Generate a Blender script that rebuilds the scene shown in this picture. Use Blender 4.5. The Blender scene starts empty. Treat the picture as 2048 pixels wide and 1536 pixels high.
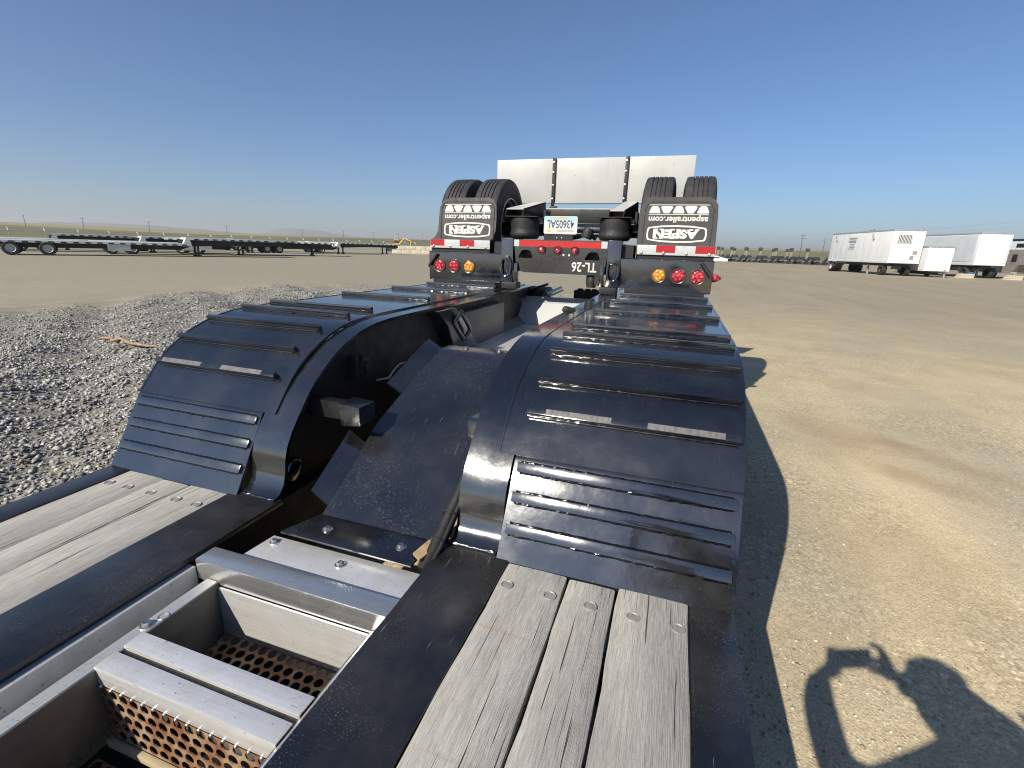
import bpy, bmesh, math, random
import numpy as np
from mathutils import Vector, Matrix
random.seed(7); RNG = np.random.default_rng(7)
S = bpy.context.scene
COL = S.collection
rad = math.radians
DK = 0.45                                   # deck height above the ground

# ------------------------------------------------------------------ camera
cam = bpy.data.cameras.new('camera'); camo = bpy.data.objects.new('camera', cam); COL.objects.link(camo)
cam.sensor_width = 36.0; cam.lens = 36.0 * 958.27 / 2048.0; cam.clip_start = 0.02; cam.clip_end = 40000
YAW, PITCH, ROLL = rad(18.299), rad(15.879), rad(1.834)
fwd = Vector((-math.sin(YAW) * math.cos(PITCH), math.cos(YAW) * math.cos(PITCH), -math.sin(PITCH)))
rt = Vector((math.cos(YAW), math.sin(YAW), 0)); up = rt.cross(fwd)
r2 = rt * math.cos(ROLL) + up * math.sin(ROLL); u2 = up * math.cos(ROLL) - rt * math.sin(ROLL)
CAM = Vector((1.0292, 0.0, DK + 0.9993))
camo.matrix_world = Matrix.Translation(CAM) @ Matrix((r2, u2, -fwd)).transposed().to_4x4()
S.camera = camo

# ------------------------------------------------------------------ world, sun, exposure
SUN_EL, SUN_AZ = rad(36.2), math.atan2(-0.31505, -0.74249)      # azimuth of the sun measured from +Y towards +X
world = bpy.data.worlds.new('World'); S.world = world; world.use_nodes = True
wn = world.node_tree; bg = wn.nodes['Background']
sky = wn.nodes.new('ShaderNodeTexSky'); sky.sky_type = 'NISHITA'; sky.sun_disc = False
sky.sun_elevation = SUN_EL; sky.sun_rotation = SUN_AZ; sky.altitude = 300; sky.air_density = 1.0; sky.dust_density = 0.8; sky.ozone_density = 8.0
wn.links.new(sky.outputs[0], bg.inputs[0]); bg.inputs[1].default_value = 0.08
sd = bpy.data.lights.new('sun', 'SUN'); sd.energy = 4.9; sd.angle = rad(0.53); sd.color = (1.0, 0.92, 0.78)
so = bpy.data.objects.new('sun', sd); COL.objects.link(so); so.location = (-20, -40, 40)
so.rotation_euler = Vector((0.31505, 0.74249, -0.59115)).to_track_quat('-Z', 'Y').to_euler()
S.view_settings.view_transform = 'Standard'; S.view_settings.look = 'None'; S.view_settings.gamma = 1.0
S.view_settings.exposure = 0.5; S.view_settings.use_curve_mapping = False
S.cycles.use_denoising = True; S.cycles.filter_width = 1.1
S.cycles.max_bounces = 8; S.cycles.caustics_reflective = False; S.cycles.caustics_refractive = False

# ------------------------------------------------------------------ materials
MATS = {}
class NT:
    def __init__(s, name):
        s.m = bpy.data.materials.new(name); s.m.use_nodes = True; s.t = s.m.node_tree
        s.b = s.t.nodes['Principled BSDF']; MATS[name] = s.m
        s.tc = s.t.nodes.new('ShaderNodeTexCoord')
    def n(s, t, **k):
        o = s.t.nodes.new(t)
        for a, v in k.items():
            if a in o.inputs.keys() if isinstance(a, str) else False: o.inputs[a].default_value = v
            else: setattr(o, a, v)
        return o
    def l(s, a, b): s.t.links.new(a, b)
    def coord(s, scale=(1, 1, 1), src='Object', loc=(0, 0, 0), rot=(0, 0, 0)):
        mp = s.n('ShaderNodeMapping'); mp.inputs['Scale'].default_value = scale
        mp.inputs['Location'].default_value = loc; mp.inputs['Rotation'].default_value = rot
        s.l(s.tc.outputs[src], mp.inputs[0]); return mp.outputs[0]
    def noise(s, vec, scale=5, detail=4, rough=.55, dist=0.0):
        o = s.n('ShaderNodeTexNoise'); o.inputs['Scale'].default_value = scale; o.inputs['Detail'].default_value = detail
        o.inputs['Roughness'].default_value = rough; o.inputs['Distortion'].default_value = dist
        s.l(vec, o.inputs['Vector']); return o.outputs['Fac']
    def voro(s, vec, scale=5, feat='F1', out='Distance'):
        o = s.n('ShaderNodeTexVoronoi', feature=feat); o.inputs['Scale'].default_value = scale
        s.l(vec, o.inputs['Vector']); return o.outputs[out]
    def ramp(s, fac, stops, interp='LINEAR'):
        o = s.n('ShaderNodeValToRGB'); o.color_ramp.interpolation = interp
        e = o.color_ramp.elements
        while len(e) < len(stops): e.new(0.5)
        for el, (p, c) in zip(e, stops):
            el.position = p; el.color = (c, c, c, 1) if isinstance(c, (int, float)) else (*c, 1)
        s.l(fac, o.inputs[0]); return o.outputs[0]
    def mix(s, fac, a, b, mode='MIX'):
        o = s.n('ShaderNodeMix', data_type='RGBA', blend_type=mode)
        for v, i in ((fac, 0), (a, 6), (b, 7)):
            if isinstance(v, (int, float)): o.inputs[i].default_value = v if i == 0 else (v, v, v, 1)
            elif isinstance(v, tuple): o.inputs[i].default_value = (*v, 1)
            else: s.l(v, o.inputs[i])
        return o.outputs[2]
    def math(s, op, a, b=0.0, clamp=False):
        o = s.n('ShaderNodeMath', operation=op); o.use_clamp = clamp
        for v, i in ((a, 0), (b, 1)):
            if isinstance(v, (int, float)): o.inputs[i].default_value = v
            else: s.l(v, o.inputs[i])
        return o.outputs[0]
    def set(s, **k):
        for a, v in k.items():
            i = s.b.inputs[a.replace('_', ' ')]
            if isinstance(v, (int, float)): i.default_value = v
            elif isinstance(v, tuple): i.default_value = (*v, 1)
            else: s.l(v, i)
        return s
    def bump(s, h, strength=.3, dist=.01):
        o = s.n('ShaderNodeBump'); o.inputs['Strength'].default_value = strength; o.inputs['Distance'].default_value = dist
        s.l(h, o.inputs['Height']); s.l(o.outputs[0], s.b.inputs['Normal']); return s

def plain(name, col, rough=.5, metal=0.0, var=.25, vs=6, bump=0.0, bs=120):
    t = NT(name); v = t.coord()
    f = t.noise(v, vs, 5)
    lo = tuple(max(0, c * (1 - var)) for c in col); hi = tuple(min(1, c * (1 + var)) for c in col)
    t.set(Base_Color=t.ramp(f, [(.3, lo), (.7, hi)]), Roughness=t.ramp(t.noise(v, vs * 2.3, 3), [(.3, rough * .8), (.7, min(1, rough * 1.2))]), Metallic=metal)
    if bump: t.bump(t.noise(v, bs, 3), bump, .004)
    return t.m

def black_paint(name, rough0=.1, rough1=.3, speck=.66, dust=.25, scratch=0.0, base=(.007, .0075, .009), ior=1.9):
    t = NT(name); v = t.coord()
    film = t.ramp(t.noise(v, 3.1, 7, .65), [(.42, 0.0), (.8, dust)])
    c1 = t.mix(film, base, (.16, .15, .135))
    sp = t.math('MULTIPLY', t.ramp(t.noise(v, 250, 2, .5), [(speck, 0.0), (speck + .03, 1.0)]), t.ramp(t.noise(v, 4.3, 3), [(.42, 0.0), (.7, .8)]))
    c2 = t.mix(sp, c1, (.34, .33, .31))
    r = t.ramp(t.noise(v, 7, 5), [(.3, rough0), (.75, rough1)])
    if scratch:
        sc = t.noise(t.coord((260, 7, 40)), 1.0, 2, .4)
        scm = t.math('MULTIPLY', t.ramp(sc, [(.71, 0.0), (.75, scratch)]), t.ramp(t.noise(v, 5, 2), [(.45, 0.0), (.6, 1.0)]))
        c2 = t.mix(scm, c2, (.35, .35, .36))
        r = t.math('ADD', r, t.math('MULTIPLY', film, .6))
    t.set(Base_Color=c2, Roughness=t.math('ADD', r, t.math('MULTIPLY', sp, .5)), IOR=ior)
    h = t.math('ADD', t.math('MULTIPLY', t.noise(v, 26, 2), .7), t.math('MULTIPLY', t.noise(v, 3.5, 2), 2.2))
    t.bump(h, .10, .006)
    return t.m

M_PAINT = black_paint('black_gloss_paint', .05, .17, .715, .13, .10, base=(.005, .0055, .007), ior=2.2)
M_DECKP = black_paint('worn_black_deck_paint', .20, .40, .635, .22, 1.0, ior=1.7)
M_WELD = black_paint('black_weld_paint', .05, .12, .75, .02, base=(.003, .003, .004), ior=1.5)
M_SKIRT = black_paint('hazed_black_skirt_paint', .07, .15, .73, .14, .12, base=(.006, .007, .009), ior=2.3)
M_RAMP = black_paint('dusty_black_ramp_paint', .12, .26, .672, .12, .3, base=(.007, .0085, .013), ior=1.9)
M_DARK = plain('dark_underframe', (.006, .006, .007), .55)
M_RUB = plain('black_rubber', (.014, .014, .015), .62, var=.35, vs=30, bump=.25, bs=220)
M_TIRE = plain('tyre_rubber', (.028, .028, .029), .72, var=.3, vs=14, bump=.3, bs=160)
M_FLAP = plain('mudflap_rubber', (.045, .045, .045), .62, var=.18, vs=9, bump=.15, bs=300)
M_WHITE = plain('white_print', (.60, .60, .57), .5, var=.05)
M_REDTAPE = plain('red_reflective_tape', (.36, .016, .022), .32, var=.12, vs=60)
M_WHTAPE = plain('white_reflective_tape', (.46, .48, .48), .32, var=.08, vs=60)
M_GALV = plain('zinc_bolt', (.62, .61, .58), .35, 1.0, var=.15, vs=40)
M_ALU = plain('white_aluminium', (.425, .435, .43), .42, .0, var=.05, vs=2.5)
M_BOLT = plain('floor_bolt', (.30, .295, .275), .55, .3, var=.2, vs=60)
M_CHROME = plain('polished_rim', (.62, .62, .62), .3, .55, var=.1)
M_CREAM = plain('cream_painted_ledge', (.36, .31, .20), .6, var=.15, vs=12)
M_TANRUB = plain('tan_dirty_flap', (.36, .25, .14), .9, var=.25, vs=25, bump=.5, bs=140)

def stainless(name, base=.55, rough=.33, streak=(3, 700, 300), stain=.5, metal=.62):
    t = NT(name); v = t.coord()
    st = t.noise(t.coord(streak), 1.0, 3, .5)
    cl = t.noise(v, 11, 6, .65)
    c = t.mix(t.ramp(cl, [(.45, 0.0), (.75, stain)]), t.ramp(st, [(.3, (base * .93, base * .93, base * .915)), (.7, (base * 1.04, base * 1.04, base * 1.03))]), (.26, .235, .2))
    scr = t.noise(t.coord((30, 260, 60), rot=(0, 0, rad(35))), 1.0, 2, .5); c = t.mix(t.math('MULTIPLY', t.ramp(scr, [(.69, 0.0), (.74, .55)]), t.ramp(t.noise(v, 6, 3), [(.45, 0.0), (.6, 1.0)])), c, (.16, .15, .14))
    sp = t.ramp(t.noise(v, 95, 2), [(.68, 0.0), (.72, .6)])
    c = t.mix(sp, c, (.14, .12, .10))
    t.set(Base_Color=c, Metallic=metal, Roughness=t.math('ADD', t.ramp(st, [(.3, rough * .85), (.7, rough * 1.15)]), t.math('MULTIPLY', t.ramp(cl, [(.45, 0.0), (.75, 1.0)]), .18)))
    t.bump(t.math('ADD', st, t.math('MULTIPLY', cl, .6)), .05, .002)
    return t.m
M_SS = stainless('brushed_stainless', .86, .38, stain=.42)
M_SSX = stainless('brushed_stainless_bar', .74, .20, (1.2, 130, 130), .2, .86)
M_SSY = stainless('stainless_trough', .72, .42, (260, 5, 60), .3)
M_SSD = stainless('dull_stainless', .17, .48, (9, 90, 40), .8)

def wood():
    t = NT('weathered_plank'); oi = t.n('ShaderNodeObjectInfo')
    off = t.n('ShaderNodeVectorMath', operation='ADD'); sc = t.n('ShaderNodeVectorMath', operation='SCALE')
    cmb = t.n('ShaderNodeCombineXYZ'); t.l(oi.outputs['Random'], cmb.inputs[0]); t.l(oi.outputs['Random'], cmb.inputs[1]); t.l(oi.outputs['Random'], cmb.inputs[2])
    t.l(cmb.outputs[0], sc.inputs[0]); sc.inputs['Scale'].default_value = 37.0
    t.l(t.tc.outputs['Object'], off.inputs[0]); t.l(sc.outputs[0], off.inputs[1])
    def co(s):
        mp = t.n('ShaderNodeMapping'); mp.inputs['Scale'].default_value = s; t.l(off.outputs[0], mp.inputs[0]); return mp.outputs[0]
    broad = t.noise(co((5, 1.1, 5)), 1, 5, .6, .4)
    band = t.noise(co((70, 2.2, 70)), 1, 4, .6, .5)
    fine = t.noise(co((560, 15, 560)), 1, 3, .65)
    crack = t.noise(co((150, 1.3, 150)), 1, 2, .5, .3)
    c = t.ramp(band, [(.25, (.43, .41, .37)), (.55, (.505, .485, .44)), (.8, (.565, .545, .495))])
    c = t.mix(t.ramp(broad, [(.35, .45), (.6, 0.0)]), c, (.22, .215, .21))
    c = t.mix(t.ramp(fine, [(.34, .55), (.58, 0.0)]), c, (.17, .163, .15))
    crm = t.ramp(crack, [(.315, 1.0), (.335, 0.0)])
    c = t.mix(crm, c, (.06, .052, .045))
    stn = t.ramp(t.noise(co((2.5, 14, 2)), 1, 3, .5, .6), [(.68, 0.0), (.76, .35)])
    c = t.mix(stn, c, (.36, .23, .12))
    t.set(Base_Color=c, Roughness=.86)
    t.bump(t.math('SUBTRACT', t.math('ADD', fine, t.math('MULTIPLY', band, .6)), t.math('MULTIPLY', crm, 2.0)), .8, .004)
    return t.m
M_WOOD = wood()
def panel_mat():
    t = NT('scuffed_white_sheet'); v = t.coord()
    c = t.ramp(t.noise(v, 2.2, 5, .6), [(.3, (.385, .395, .375)), (.7, (.45, .455, .45))])
    c = t.mix(t.ramp(t.noise(v, 17, 3), [(.70, 0.0), (.74, .55)]), c, (.16, .155, .15))
    c = t.mix(t.ramp(t.noise(t.coord((6, 6, 1.2)), 3.0, 4), [(.58, 0.0), (.8, .35)]), c, (.33, .30, .24))
    t.set(Base_Color=c, Roughness=t.ramp(t.noise(v, 5, 4), [(.3, .28), (.7, .45)])); t.bump(t.noise(v, 2.0, 3), .3, .02); return t.m
M_PANEL = panel_mat()
M_GROM = plain('lamp_grommet', (.06, .06, .062), .28)

def rust():
    t = NT('rusty_perforated_steel'); v = t.coord()
    f = t.noise(v, 13, 6, .65)
    c = t.ramp(f, [(.3, (.11, .045, .02)), (.46, (.20, .088, .04)), (.58, (.31, .205, .12)), (.75, (.42, .35, .25))])
    t.set(Base_Color=c, Roughness=.8, Metallic=.15); t.bump(t.noise(v, 160, 3), .4, .002); return t.m
M_RUST = rust()
def lens(name, col, em=0.0):
    t = NT(name); v = t.coord()
    vo = t.voro(v, 42); c = t.ramp(vo, [(.2, tuple(min(1, x * 2.1 + .06) for x in col)), (.6, col)])
    t.set(Base_Color=c, Roughness=.16, IOR=1.5); t.b.inputs['Coat Weight'].default_value = .6
    t.bump(t.voro(v, 60), .5, .004); return t.m
M_RED = lens('red_lamp_lens', (.22, .004, .012)); M_AMB = lens('amber_lamp_lens', (.42, .16, .012))
M_AMBD = lens('amber_diode', (.55, .25, .03)); M_REDD = lens('red_diode', (.42, .02, .035))
M_PLATE = plain('licence_plate_white', (.52, .54, .54), .35, var=.03)
M_PBLUE = plain('plate_blue_print', (.30, .52, .68), .4, var=.1)
M_PDK = plain('plate_dark_print', (.03, .05, .10), .4, var=.1)
M_PYEL = plain('plate_yellow_print', (.72, .52, .10), .4, var=.1)
M_PRED = plain('plate_red_print', (.5, .22, .2), .4, var=.1)
M_RUSTBR = plain('rust_brown_bracket', (.20, .085, .05), .75, var=.3)
def bare():
    t = NT('worn_bare_steel'); f = t.noise(t.coord((70, 25, 25)), 1.0, 4, .7)
    c = t.ramp(f, [(.3, (.08, .08, .08)), (.5, (.17, .165, .16)), (.75, (.24, .235, .225))]); t.set(Base_Color=c, Roughness=.4, Metallic=.5); return t.m
M_BARE = bare()
M_CABLE = plain('cream_cable', (.50, .45, .30), .6)

# ------------------------------------------------------------------ mesh helpers
class MB:
    def __init__(s): s.v = []; s.f = []
    def add(s, v, f):
        o = len(s.v); s.v += [tuple(p) for p in v]; s.f += [tuple(i + o for i in q) for q in f]; return s
    def box(s, x0, x1, y0, y1, z0, z1):
        return s.add([(x0, y0, z0), (x1, y0, z0), (x1, y1, z0), (x0, y1, z0), (x0, y0, z1), (x1, y0, z1), (x1, y1, z1), (x0, y1, z1)],
                     [(0, 3, 2, 1), (4, 5, 6, 7), (0, 1, 5, 4), (1, 2, 6, 5), (2, 3, 7, 6), (3, 0, 4, 7)])
    def obox(s, c, ax, ay, az):                       # oriented box: centre and three half-axis vectors
        c, ax, ay, az = map(Vector, (c, ax, ay, az)); v = []
        for k in (-1, 1):
            for a, b in ((-1, -1), (1, -1), (1, 1), (-1, 1)): v.append(c + ax * a + ay * b + az * k)
        return s.add(v, [(0, 3, 2, 1), (4, 5, 6, 7), (0, 1, 5, 4), (1, 2, 6, 5), (2, 3, 7, 6), (3, 0, 4, 7)])
    def prism(s, pts, axis, a, b):                    # 2-D outline extruded along an axis
        n = len(pts); v = []
        for t in (a, b):
            for p, q in pts:
                v.append((t, p, q) if axis == 'x' else (p, t, q) if axis == 'y' else (p, q, t))
        f = [tuple(range(n)), tuple(range(2 * n - 1, n - 1, -1))] + [(i, n + i, n + (i + 1) % n, (i + 1) % n) for i in range(n)]
        return s.add(v, f)
    def strip_x(s, line, th, x0, x1, nx=1):           # sheet of thickness th hanging under a (y,z) polyline
        L = [Vector(p) for p in line]; nrm = []
        for i in range(len(L)):
            d = (L[min(i + 1, len(L) - 1)] - L[max(i - 1, 0)]).normalized(); nrm.append(Vector((-d.y, d.x)))
        n = len(L); v = []; xs = [x0 + (x1 - x0) * k / nx for k in range(nx + 1)]
        for x in xs:
            for p in L: v.append((x, p.x, p.y))
        o = len(v)
        for x in xs:
            for p, m in zip(L, nrm): v.append((x, p.x - m.x * th, p.y - m.y * th))
        f = []
        for k in range(nx):
            for i in range(n - 1):
                a, b = k * n + i, (k + 1) * n + i
                f.append((a, b, b + 1, a + 1)); f.append((o + a, o + a + 1, o + b + 1, o + b))
            for e in (0, n - 1):
                a, b = k * n + e, (k + 1) * n + e; f.append((a, o + a, o + b, b))
        for k in (0, nx):
            for i in range(n - 1):
                a = k * n + i; f.append((a, a + 1, o + a + 1, o + a))
        return s.add(v, f)
    def tube(s, path, r, n=10, closed=False):
        P = [Vector(p) for p in path]; m = len(P); v = []; rr = r if isinstance(r, (list, tuple)) else [r] * m
        u = None
        for i in range(m):
            a, b = (P[(i - 1) % m], P[(i + 1) % m]) if closed else (P[max(i - 1, 0)], P[min(i + 1, m - 1)])
            d = (b - a).normalized()
            if u is None: u = d.orthogonal().normalized()
            u = (u - d * u.dot(d)).normalized(); w = d.cross(u)
            for k in range(n):
                t = 2 * math.pi * k / n; v.append(P[i] + (u * math.cos(t) + w * math.sin(t)) * rr[i])
        f = []
        for i in range(m if closed else m - 1):
            for k in range(n):
                j = (i + 1) % m
                f.append((i * n + k, i * n + (k + 1) % n, j * n + (k + 1) % n, j * n + k))
        if not closed: f += [tuple(range(n - 1, -1, -1)), tuple((m - 1) * n + k for k in range(n))]
        return s.add(v, f)
    def lathe(s, prof, c, axis, n=32, cap=True):                # prof: (radius, along) about axis at c
        c = Vector(c); d = Vector(axis).normalized(); u = d.orthogonal().normalized(); w = d.cross(u); v = []; m = len(prof)
        for r, h in prof:
            for k in range(n):
                t = 2 * math.pi * k / n; v.append(c + d * h + (u * math.cos(t) + w * math.sin(t)) * max(r, 1e-5))
        f = [(i * n + k, i * n + (k + 1) % n, (i + 1) * n + (k + 1) % n, (i + 1) * n + k) for i in range(m - 1) for k in range(n)]
        if cap and prof[0][0] > 1e-4: f.append(tuple(range(n - 1, -1, -1)))
        if cap and prof[-1][0] > 1e-4: f.append(tuple((m - 1) * n + k for k in range(n)))
        return s.add(v, f)

ORG = {}
def root_of(o):
    while o.parent: o = o.parent
    return o
def build(mb, name, mat, parent=None, bevel=0.0, smooth=0, kind=None, org=None):
    """links ONE mesh object; coordinates are trailer coordinates (z from the deck) unless the root has its own origin"""
    me = bpy.data.meshes.new(name)
    o0 = Vector(org) if org is not None else ORG.get(root_of(parent).name, Vector((0, 0, 0))) if parent else Vector((0, 0, 0))
    me.from_pydata([Vector(p) - o0 for p in mb.v], [], mb.f)
    bm = bmesh.new(); bm.from_mesh(me)
    bmesh.ops.recalc_face_normals(bm, faces=bm.faces)
    if bevel:
        ed = [e for e in bm.edges if len(e.link_faces) == 2 and e.calc_face_angle(0) > .5]
        bmesh.ops.bevel(bm, geom=ed, offset=bevel, segments=2, profile=.6, affect='EDGES', clamp_overlap=True)
    bm.to_mesh(me); bm.free()
    if smooth or bevel:
        me.shade_smooth(); me.set_sharp_from_angle(angle=rad(smooth or 35))
    if mat: me.materials.append(mat)
    o = bpy.data.objects.new(name, me); COL.objects.link(o)
    if parent: o.parent = parent
    if kind: o['kind'] = kind
    return o
def thing(name, label, cat, loc=(0, 0, 0), rotz=0.0, group=None, org=None):
    o = bpy.data.objects.new(name, None); COL.objects.link(o); o.empty_display_size = .2
    o.location = loc; o.rotation_euler = (0, 0, rotz); o['label'] = label; o['category'] = cat
    if group: o['group'] = group
    ORG[o.name] = Vector(org) if org is not None else Vector((0, 0, 0))
    return o
def tag(o, label, cat, group=None):
    o['label'] = label; o['category'] = cat
    if group: o['group'] = group
    return o
def copy_thing(root, loc, rotz=0.0, label=None):
    def cp(o, par):
        c = o.copy(); COL.objects.link(c)
        if par: c.parent = par
        for ch in list(o.children): cp(ch, c)
        return c
    r = cp(root, None); r.location = loc; r.rotation_euler = (0, 0, rotz)
    if label: r['label'] = label
    return r
def text_mesh(body, size, bold=0.0, width=None):
    cu = bpy.data.curves.new('t', 'FONT'); cu.body = body; cu.size = size; cu.align_x = 'CENTER'; cu.align_y = 'CENTER'; cu.offset = bold; cu.resolution_u = 4
    ob = bpy.data.objects.new('t', cu); COL.objects.link(ob)
    dg = bpy.context.evaluated_depsgraph_get(); dg.update()
    me = bpy.data.meshes.new_from_object(ob.evaluated_get(dg))
    COL.objects.unlink(ob); bpy.data.objects.remove(ob)
    v = np.array([p.co[:2] for p in me.vertices]); f = [tuple(p.vertices) for p in me.polygons]
    if len(v):
        v -= (v.max(0) + v.min(0)) / 2
        if width: v[:, 0] *= width / (v[:, 0].max() - v[:, 0].min())
    return v, f
def flip_text(body, size, cx, cz, y, name, mat, parent, bold=0.0, width=None, height=None, shear=0.0):
    """lettering lying on a vertical face that looks towards -Y, upside down (the axle is flipped over)"""
    v, f = text_mesh(body, size, bold, width)
    if height: v[:, 1] *= height / (v[:, 1].max() - v[:, 1].min())
    mb = MB(); mb.add([(cx - p[0], y, cz - p[1] + shear * (-p[0])) for p in v], f)
    return build(mb, name, mat, parent)

# ================================================================== GROUND
def heap(x, y):
    """gentle heaps of the loose gravel left of the trailer"""
    m = np.clip((-1.9 - x) / 1.2, 0, 1) * np.clip((x + 12.5) / 2.5, 0, 1) * np.clip((16 - y) / 4, 0, 1)
    h = .05 * np.sin(x * 1.9 + y * .7) * np.sin(y * 1.3 - x * .6) + .06 * np.sin(x * .8 - 1.1) * np.sin(y * .55 + .4) + .035 * np.sin(x * 4.1 + 1.3 * y) * np.sin(3.3 * y - x) + .02 * np.sin(9 * x - 4 * y) * np.sin(7.5 * y + 3 * x)
    return m * (1.5 * h + .07)

def ground_material():
    t = NT('yard_dirt'); v = t.coord()
    sep = t.n('ShaderNodeSeparateXYZ'); t.l(v, sep.inputs[0]); X, Y = sep.outputs[0], sep.outputs[1]
    big = t.noise(v, .22, 6, .6, .3); mid = t.noise(v, 1.3, 6, .62, .2); fine = t.noise(v, 24, 5, .65); grit = t.noise(v, 130, 3, .6)
    strk = t.noise(t.coord((.9, .09, 1), rot=(0, 0, rad(-14))), 1.0, 5, .6, .2)
    c = t.ramp(mid, [(.3, (.46, .365, .215)), (.52, (.57, .468, .295)), (.72, (.63, .535, .355))])
    g = t.ramp(t.math('ADD', t.math('MULTIPLY', big, .6), t.math('MULTIPLY', strk, .5)), [(.48, 0.0), (.66, .8)])
    c = t.mix(g, c, t.ramp(fine, [(.3, (.28, .25, .185)), (.7, (.44, .40, .31))]))
    # far yard is greyer road base
    far = t.ramp(t.math('MULTIPLY', t.math('SUBTRACT', Y, 3.0), .07, True), [(0, 0.0), (1, .85)])
    c = t.mix(far, c, t.ramp(strk, [(.3, (.215, .188, .134)), (.7, (.315, .278, .205))]))
    # left: grey road base under the gravel
    lf = t.ramp(t.math('MULTIPLY', t.math('SUBTRACT', -1.6, X), .5, True), [(0, 0.0), (1, .8)])
    c = t.mix(lf, c, t.ramp(fine, [(.3, (.21, .197, .152)), (.7, (.345, .322, .25))]))
    vc = t.n('ShaderNodeSeparateColor'); t.l(t.voro(v, 62, out='Color'), vc.inputs[0]); vd = t.n('ShaderNodeSeparateColor'); t.l(t.voro(v, 165, out='Color'), vd.inputs[0])
    patch = t.ramp(t.noise(v, .9, 5, .6, .3), [(.45, .03), (.64, .7)])
    c = t.mix(patch, c, t.mix(1.0, c, t.ramp(vc.outputs[0], [(0, .5), (.5, 1.0), (.86, 1.12), (1, 1.75)]), 'MULTIPLY'))
    c = t.mix(.5, c, t.mix(1.0, c, t.ramp(vd.outputs[0], [(0, .62), (.5, 1.0), (.9, 1.12), (1, 1.6)]), 'MULTIPLY'))
    c = t.mix(t.ramp(grit, [(.36, .5), (.48, 0.0)]), c, (.17, .135, .09))
    peb = t.voro(v, 46); pm = t.math('MULTIPLY', t.ramp(peb, [(.16, 1.0), (.24, 0.0)]), t.ramp(t.noise(v, 1.9, 4), [(.45, 0.0), (.62, .7)]))
    c = t.mix(pm, c, (.58, .55, .48))
    gx = t.math('MULTIPLY', t.ramp(t.math('MULTIPLY', t.math('SUBTRACT', -1.5, X), 1.2, True), [(0, 0.0), (1, 1.0)]), t.ramp(t.math('MULTIPLY', t.math('ADD', X, 11.5), .35, True), [(0, 0.0), (1, 1.0)]))
    gx = t.math('MULTIPLY', gx, t.ramp(t.math('MULTIPLY', t.math('SUBTRACT', 16.0, Y), .25, True), [(0, 0.0), (1, 1.0)]))
    c = t.mix(t.math('MULTIPLY', gx, .75), c, t.ramp(vc.outputs[1], [(0, (.05, .05, .05)), (.45, (.14, .138, .132)), (.8, (.27, .265, .25)), (1, (.42, .41, .38))]))  # darker cells put the shade between the stones into the ground colour
    # brown damp stains
    for (cx, cy, ax, ay, an) in ((2.5, 4.6, .75, .33, -.55), (2.78, 3.72, .42, .2, -.6), (4.6, 15.9, .6, .18, .1), (3.1, 4.2, .5, .2, -.8)):
        ca, sa = math.cos(an), math.sin(an)
        dx = t.math('SUBTRACT', X, cx); dy = t.math('SUBTRACT', Y, cy)
        p = t.math('DIVIDE', t.math('ADD', t.math('MULTIPLY', dx, ca), t.math('MULTIPLY', dy, sa)), ax)
        q = t.math('DIVIDE', t.math('SUBTRACT', t.math('MULTIPLY', dy, ca), t.math('MULTIPLY', dx, sa)), ay)
        d = t.math('ADD', t.math('ADD', t.math('MULTIPLY', p, p), t.math('MULTIPLY', q, q)), t.math('MULTIPLY', t.math('SUBTRACT', mid, .5), 1.6))
        c = t.mix(t.ramp(d, [(.1, .42), (1.0, 0.0)]), c, (.27, .195, .11))
    t.set(Base_Color=c, Roughness=.95); t.b.inputs['Specular IOR Level'].default_value = .2
    trk = t.math('MULTIPLY', t.math('SINE', t.math('MULTIPLY', X, 105.0)), t.ramp(t.math('ABSOLUTE', t.math('SUBTRACT', X, t.math('ADD', 3.25, t.math('MULTIPLY', mid, .2)))), [(.16, 1.0), (.34, 0.0)]))
    h = t.math('ADD', t.math('ADD', t.math('MULTIPLY', fine, 1.0), t.math('MULTIPLY', grit, .5)), t.math('ADD', t.math('MULTIPLY', mid, 3.0), t.math('MULTIPLY', trk, .075)))
    h = t.math('SUBTRACT', h, t.math('MULTIPLY', t.ramp(peb, [(.0, 0.0), (.3, 1.0)]), .35))
    t.bump(h, .5, .012)
    return t.m
M_GROUND = ground_material()

def grid_mesh(name, xs, ys, zf, mat, kind='structure'):
    X, Y = np.meshgrid(xs, ys); Z = zf(X, Y)
    v = np.stack([X.ravel(), Y.ravel(), Z.ravel()], 1); nx = len(xs)
    i = np.arange(len(v)).reshape(len(ys), nx)
    q = np.stack([i[:-1, :-1].ravel(), i[:-1, 1:].ravel(), i[1:, 1:].ravel(), i[1:, :-1].ravel()], 1)
    me = bpy.data.meshes.new(name); me.from_pydata(v.tolist(), [], q.tolist()); me.shade_smooth(); me.materials.append(mat)
    o = bpy.data.objects.new(name, me); COL.objects.link(o); o['kind'] = kind; return o
xs = np.concatenate([[-9000, -2500, -700, -200, -80, -40, -24, -16], np.arange(-13, -1.2, .14), [-.6, .5, 1.2], np.arange(1.5, 9, .5), [12, 18, 30, 60, 140, 400, 1200, 3000, 9000]])
ys = np.concatenate([[-9000, -2000, -300, -50, -12, -5], np.arange(-3, 16.5, .14), [18, 22, 28, 38, 55, 80, 120, 200, 500, 1500, 4000, 9000]])
grid_mesh('ground', xs, ys, lambda x, y: heap(x, y), M_GROUND)

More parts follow.
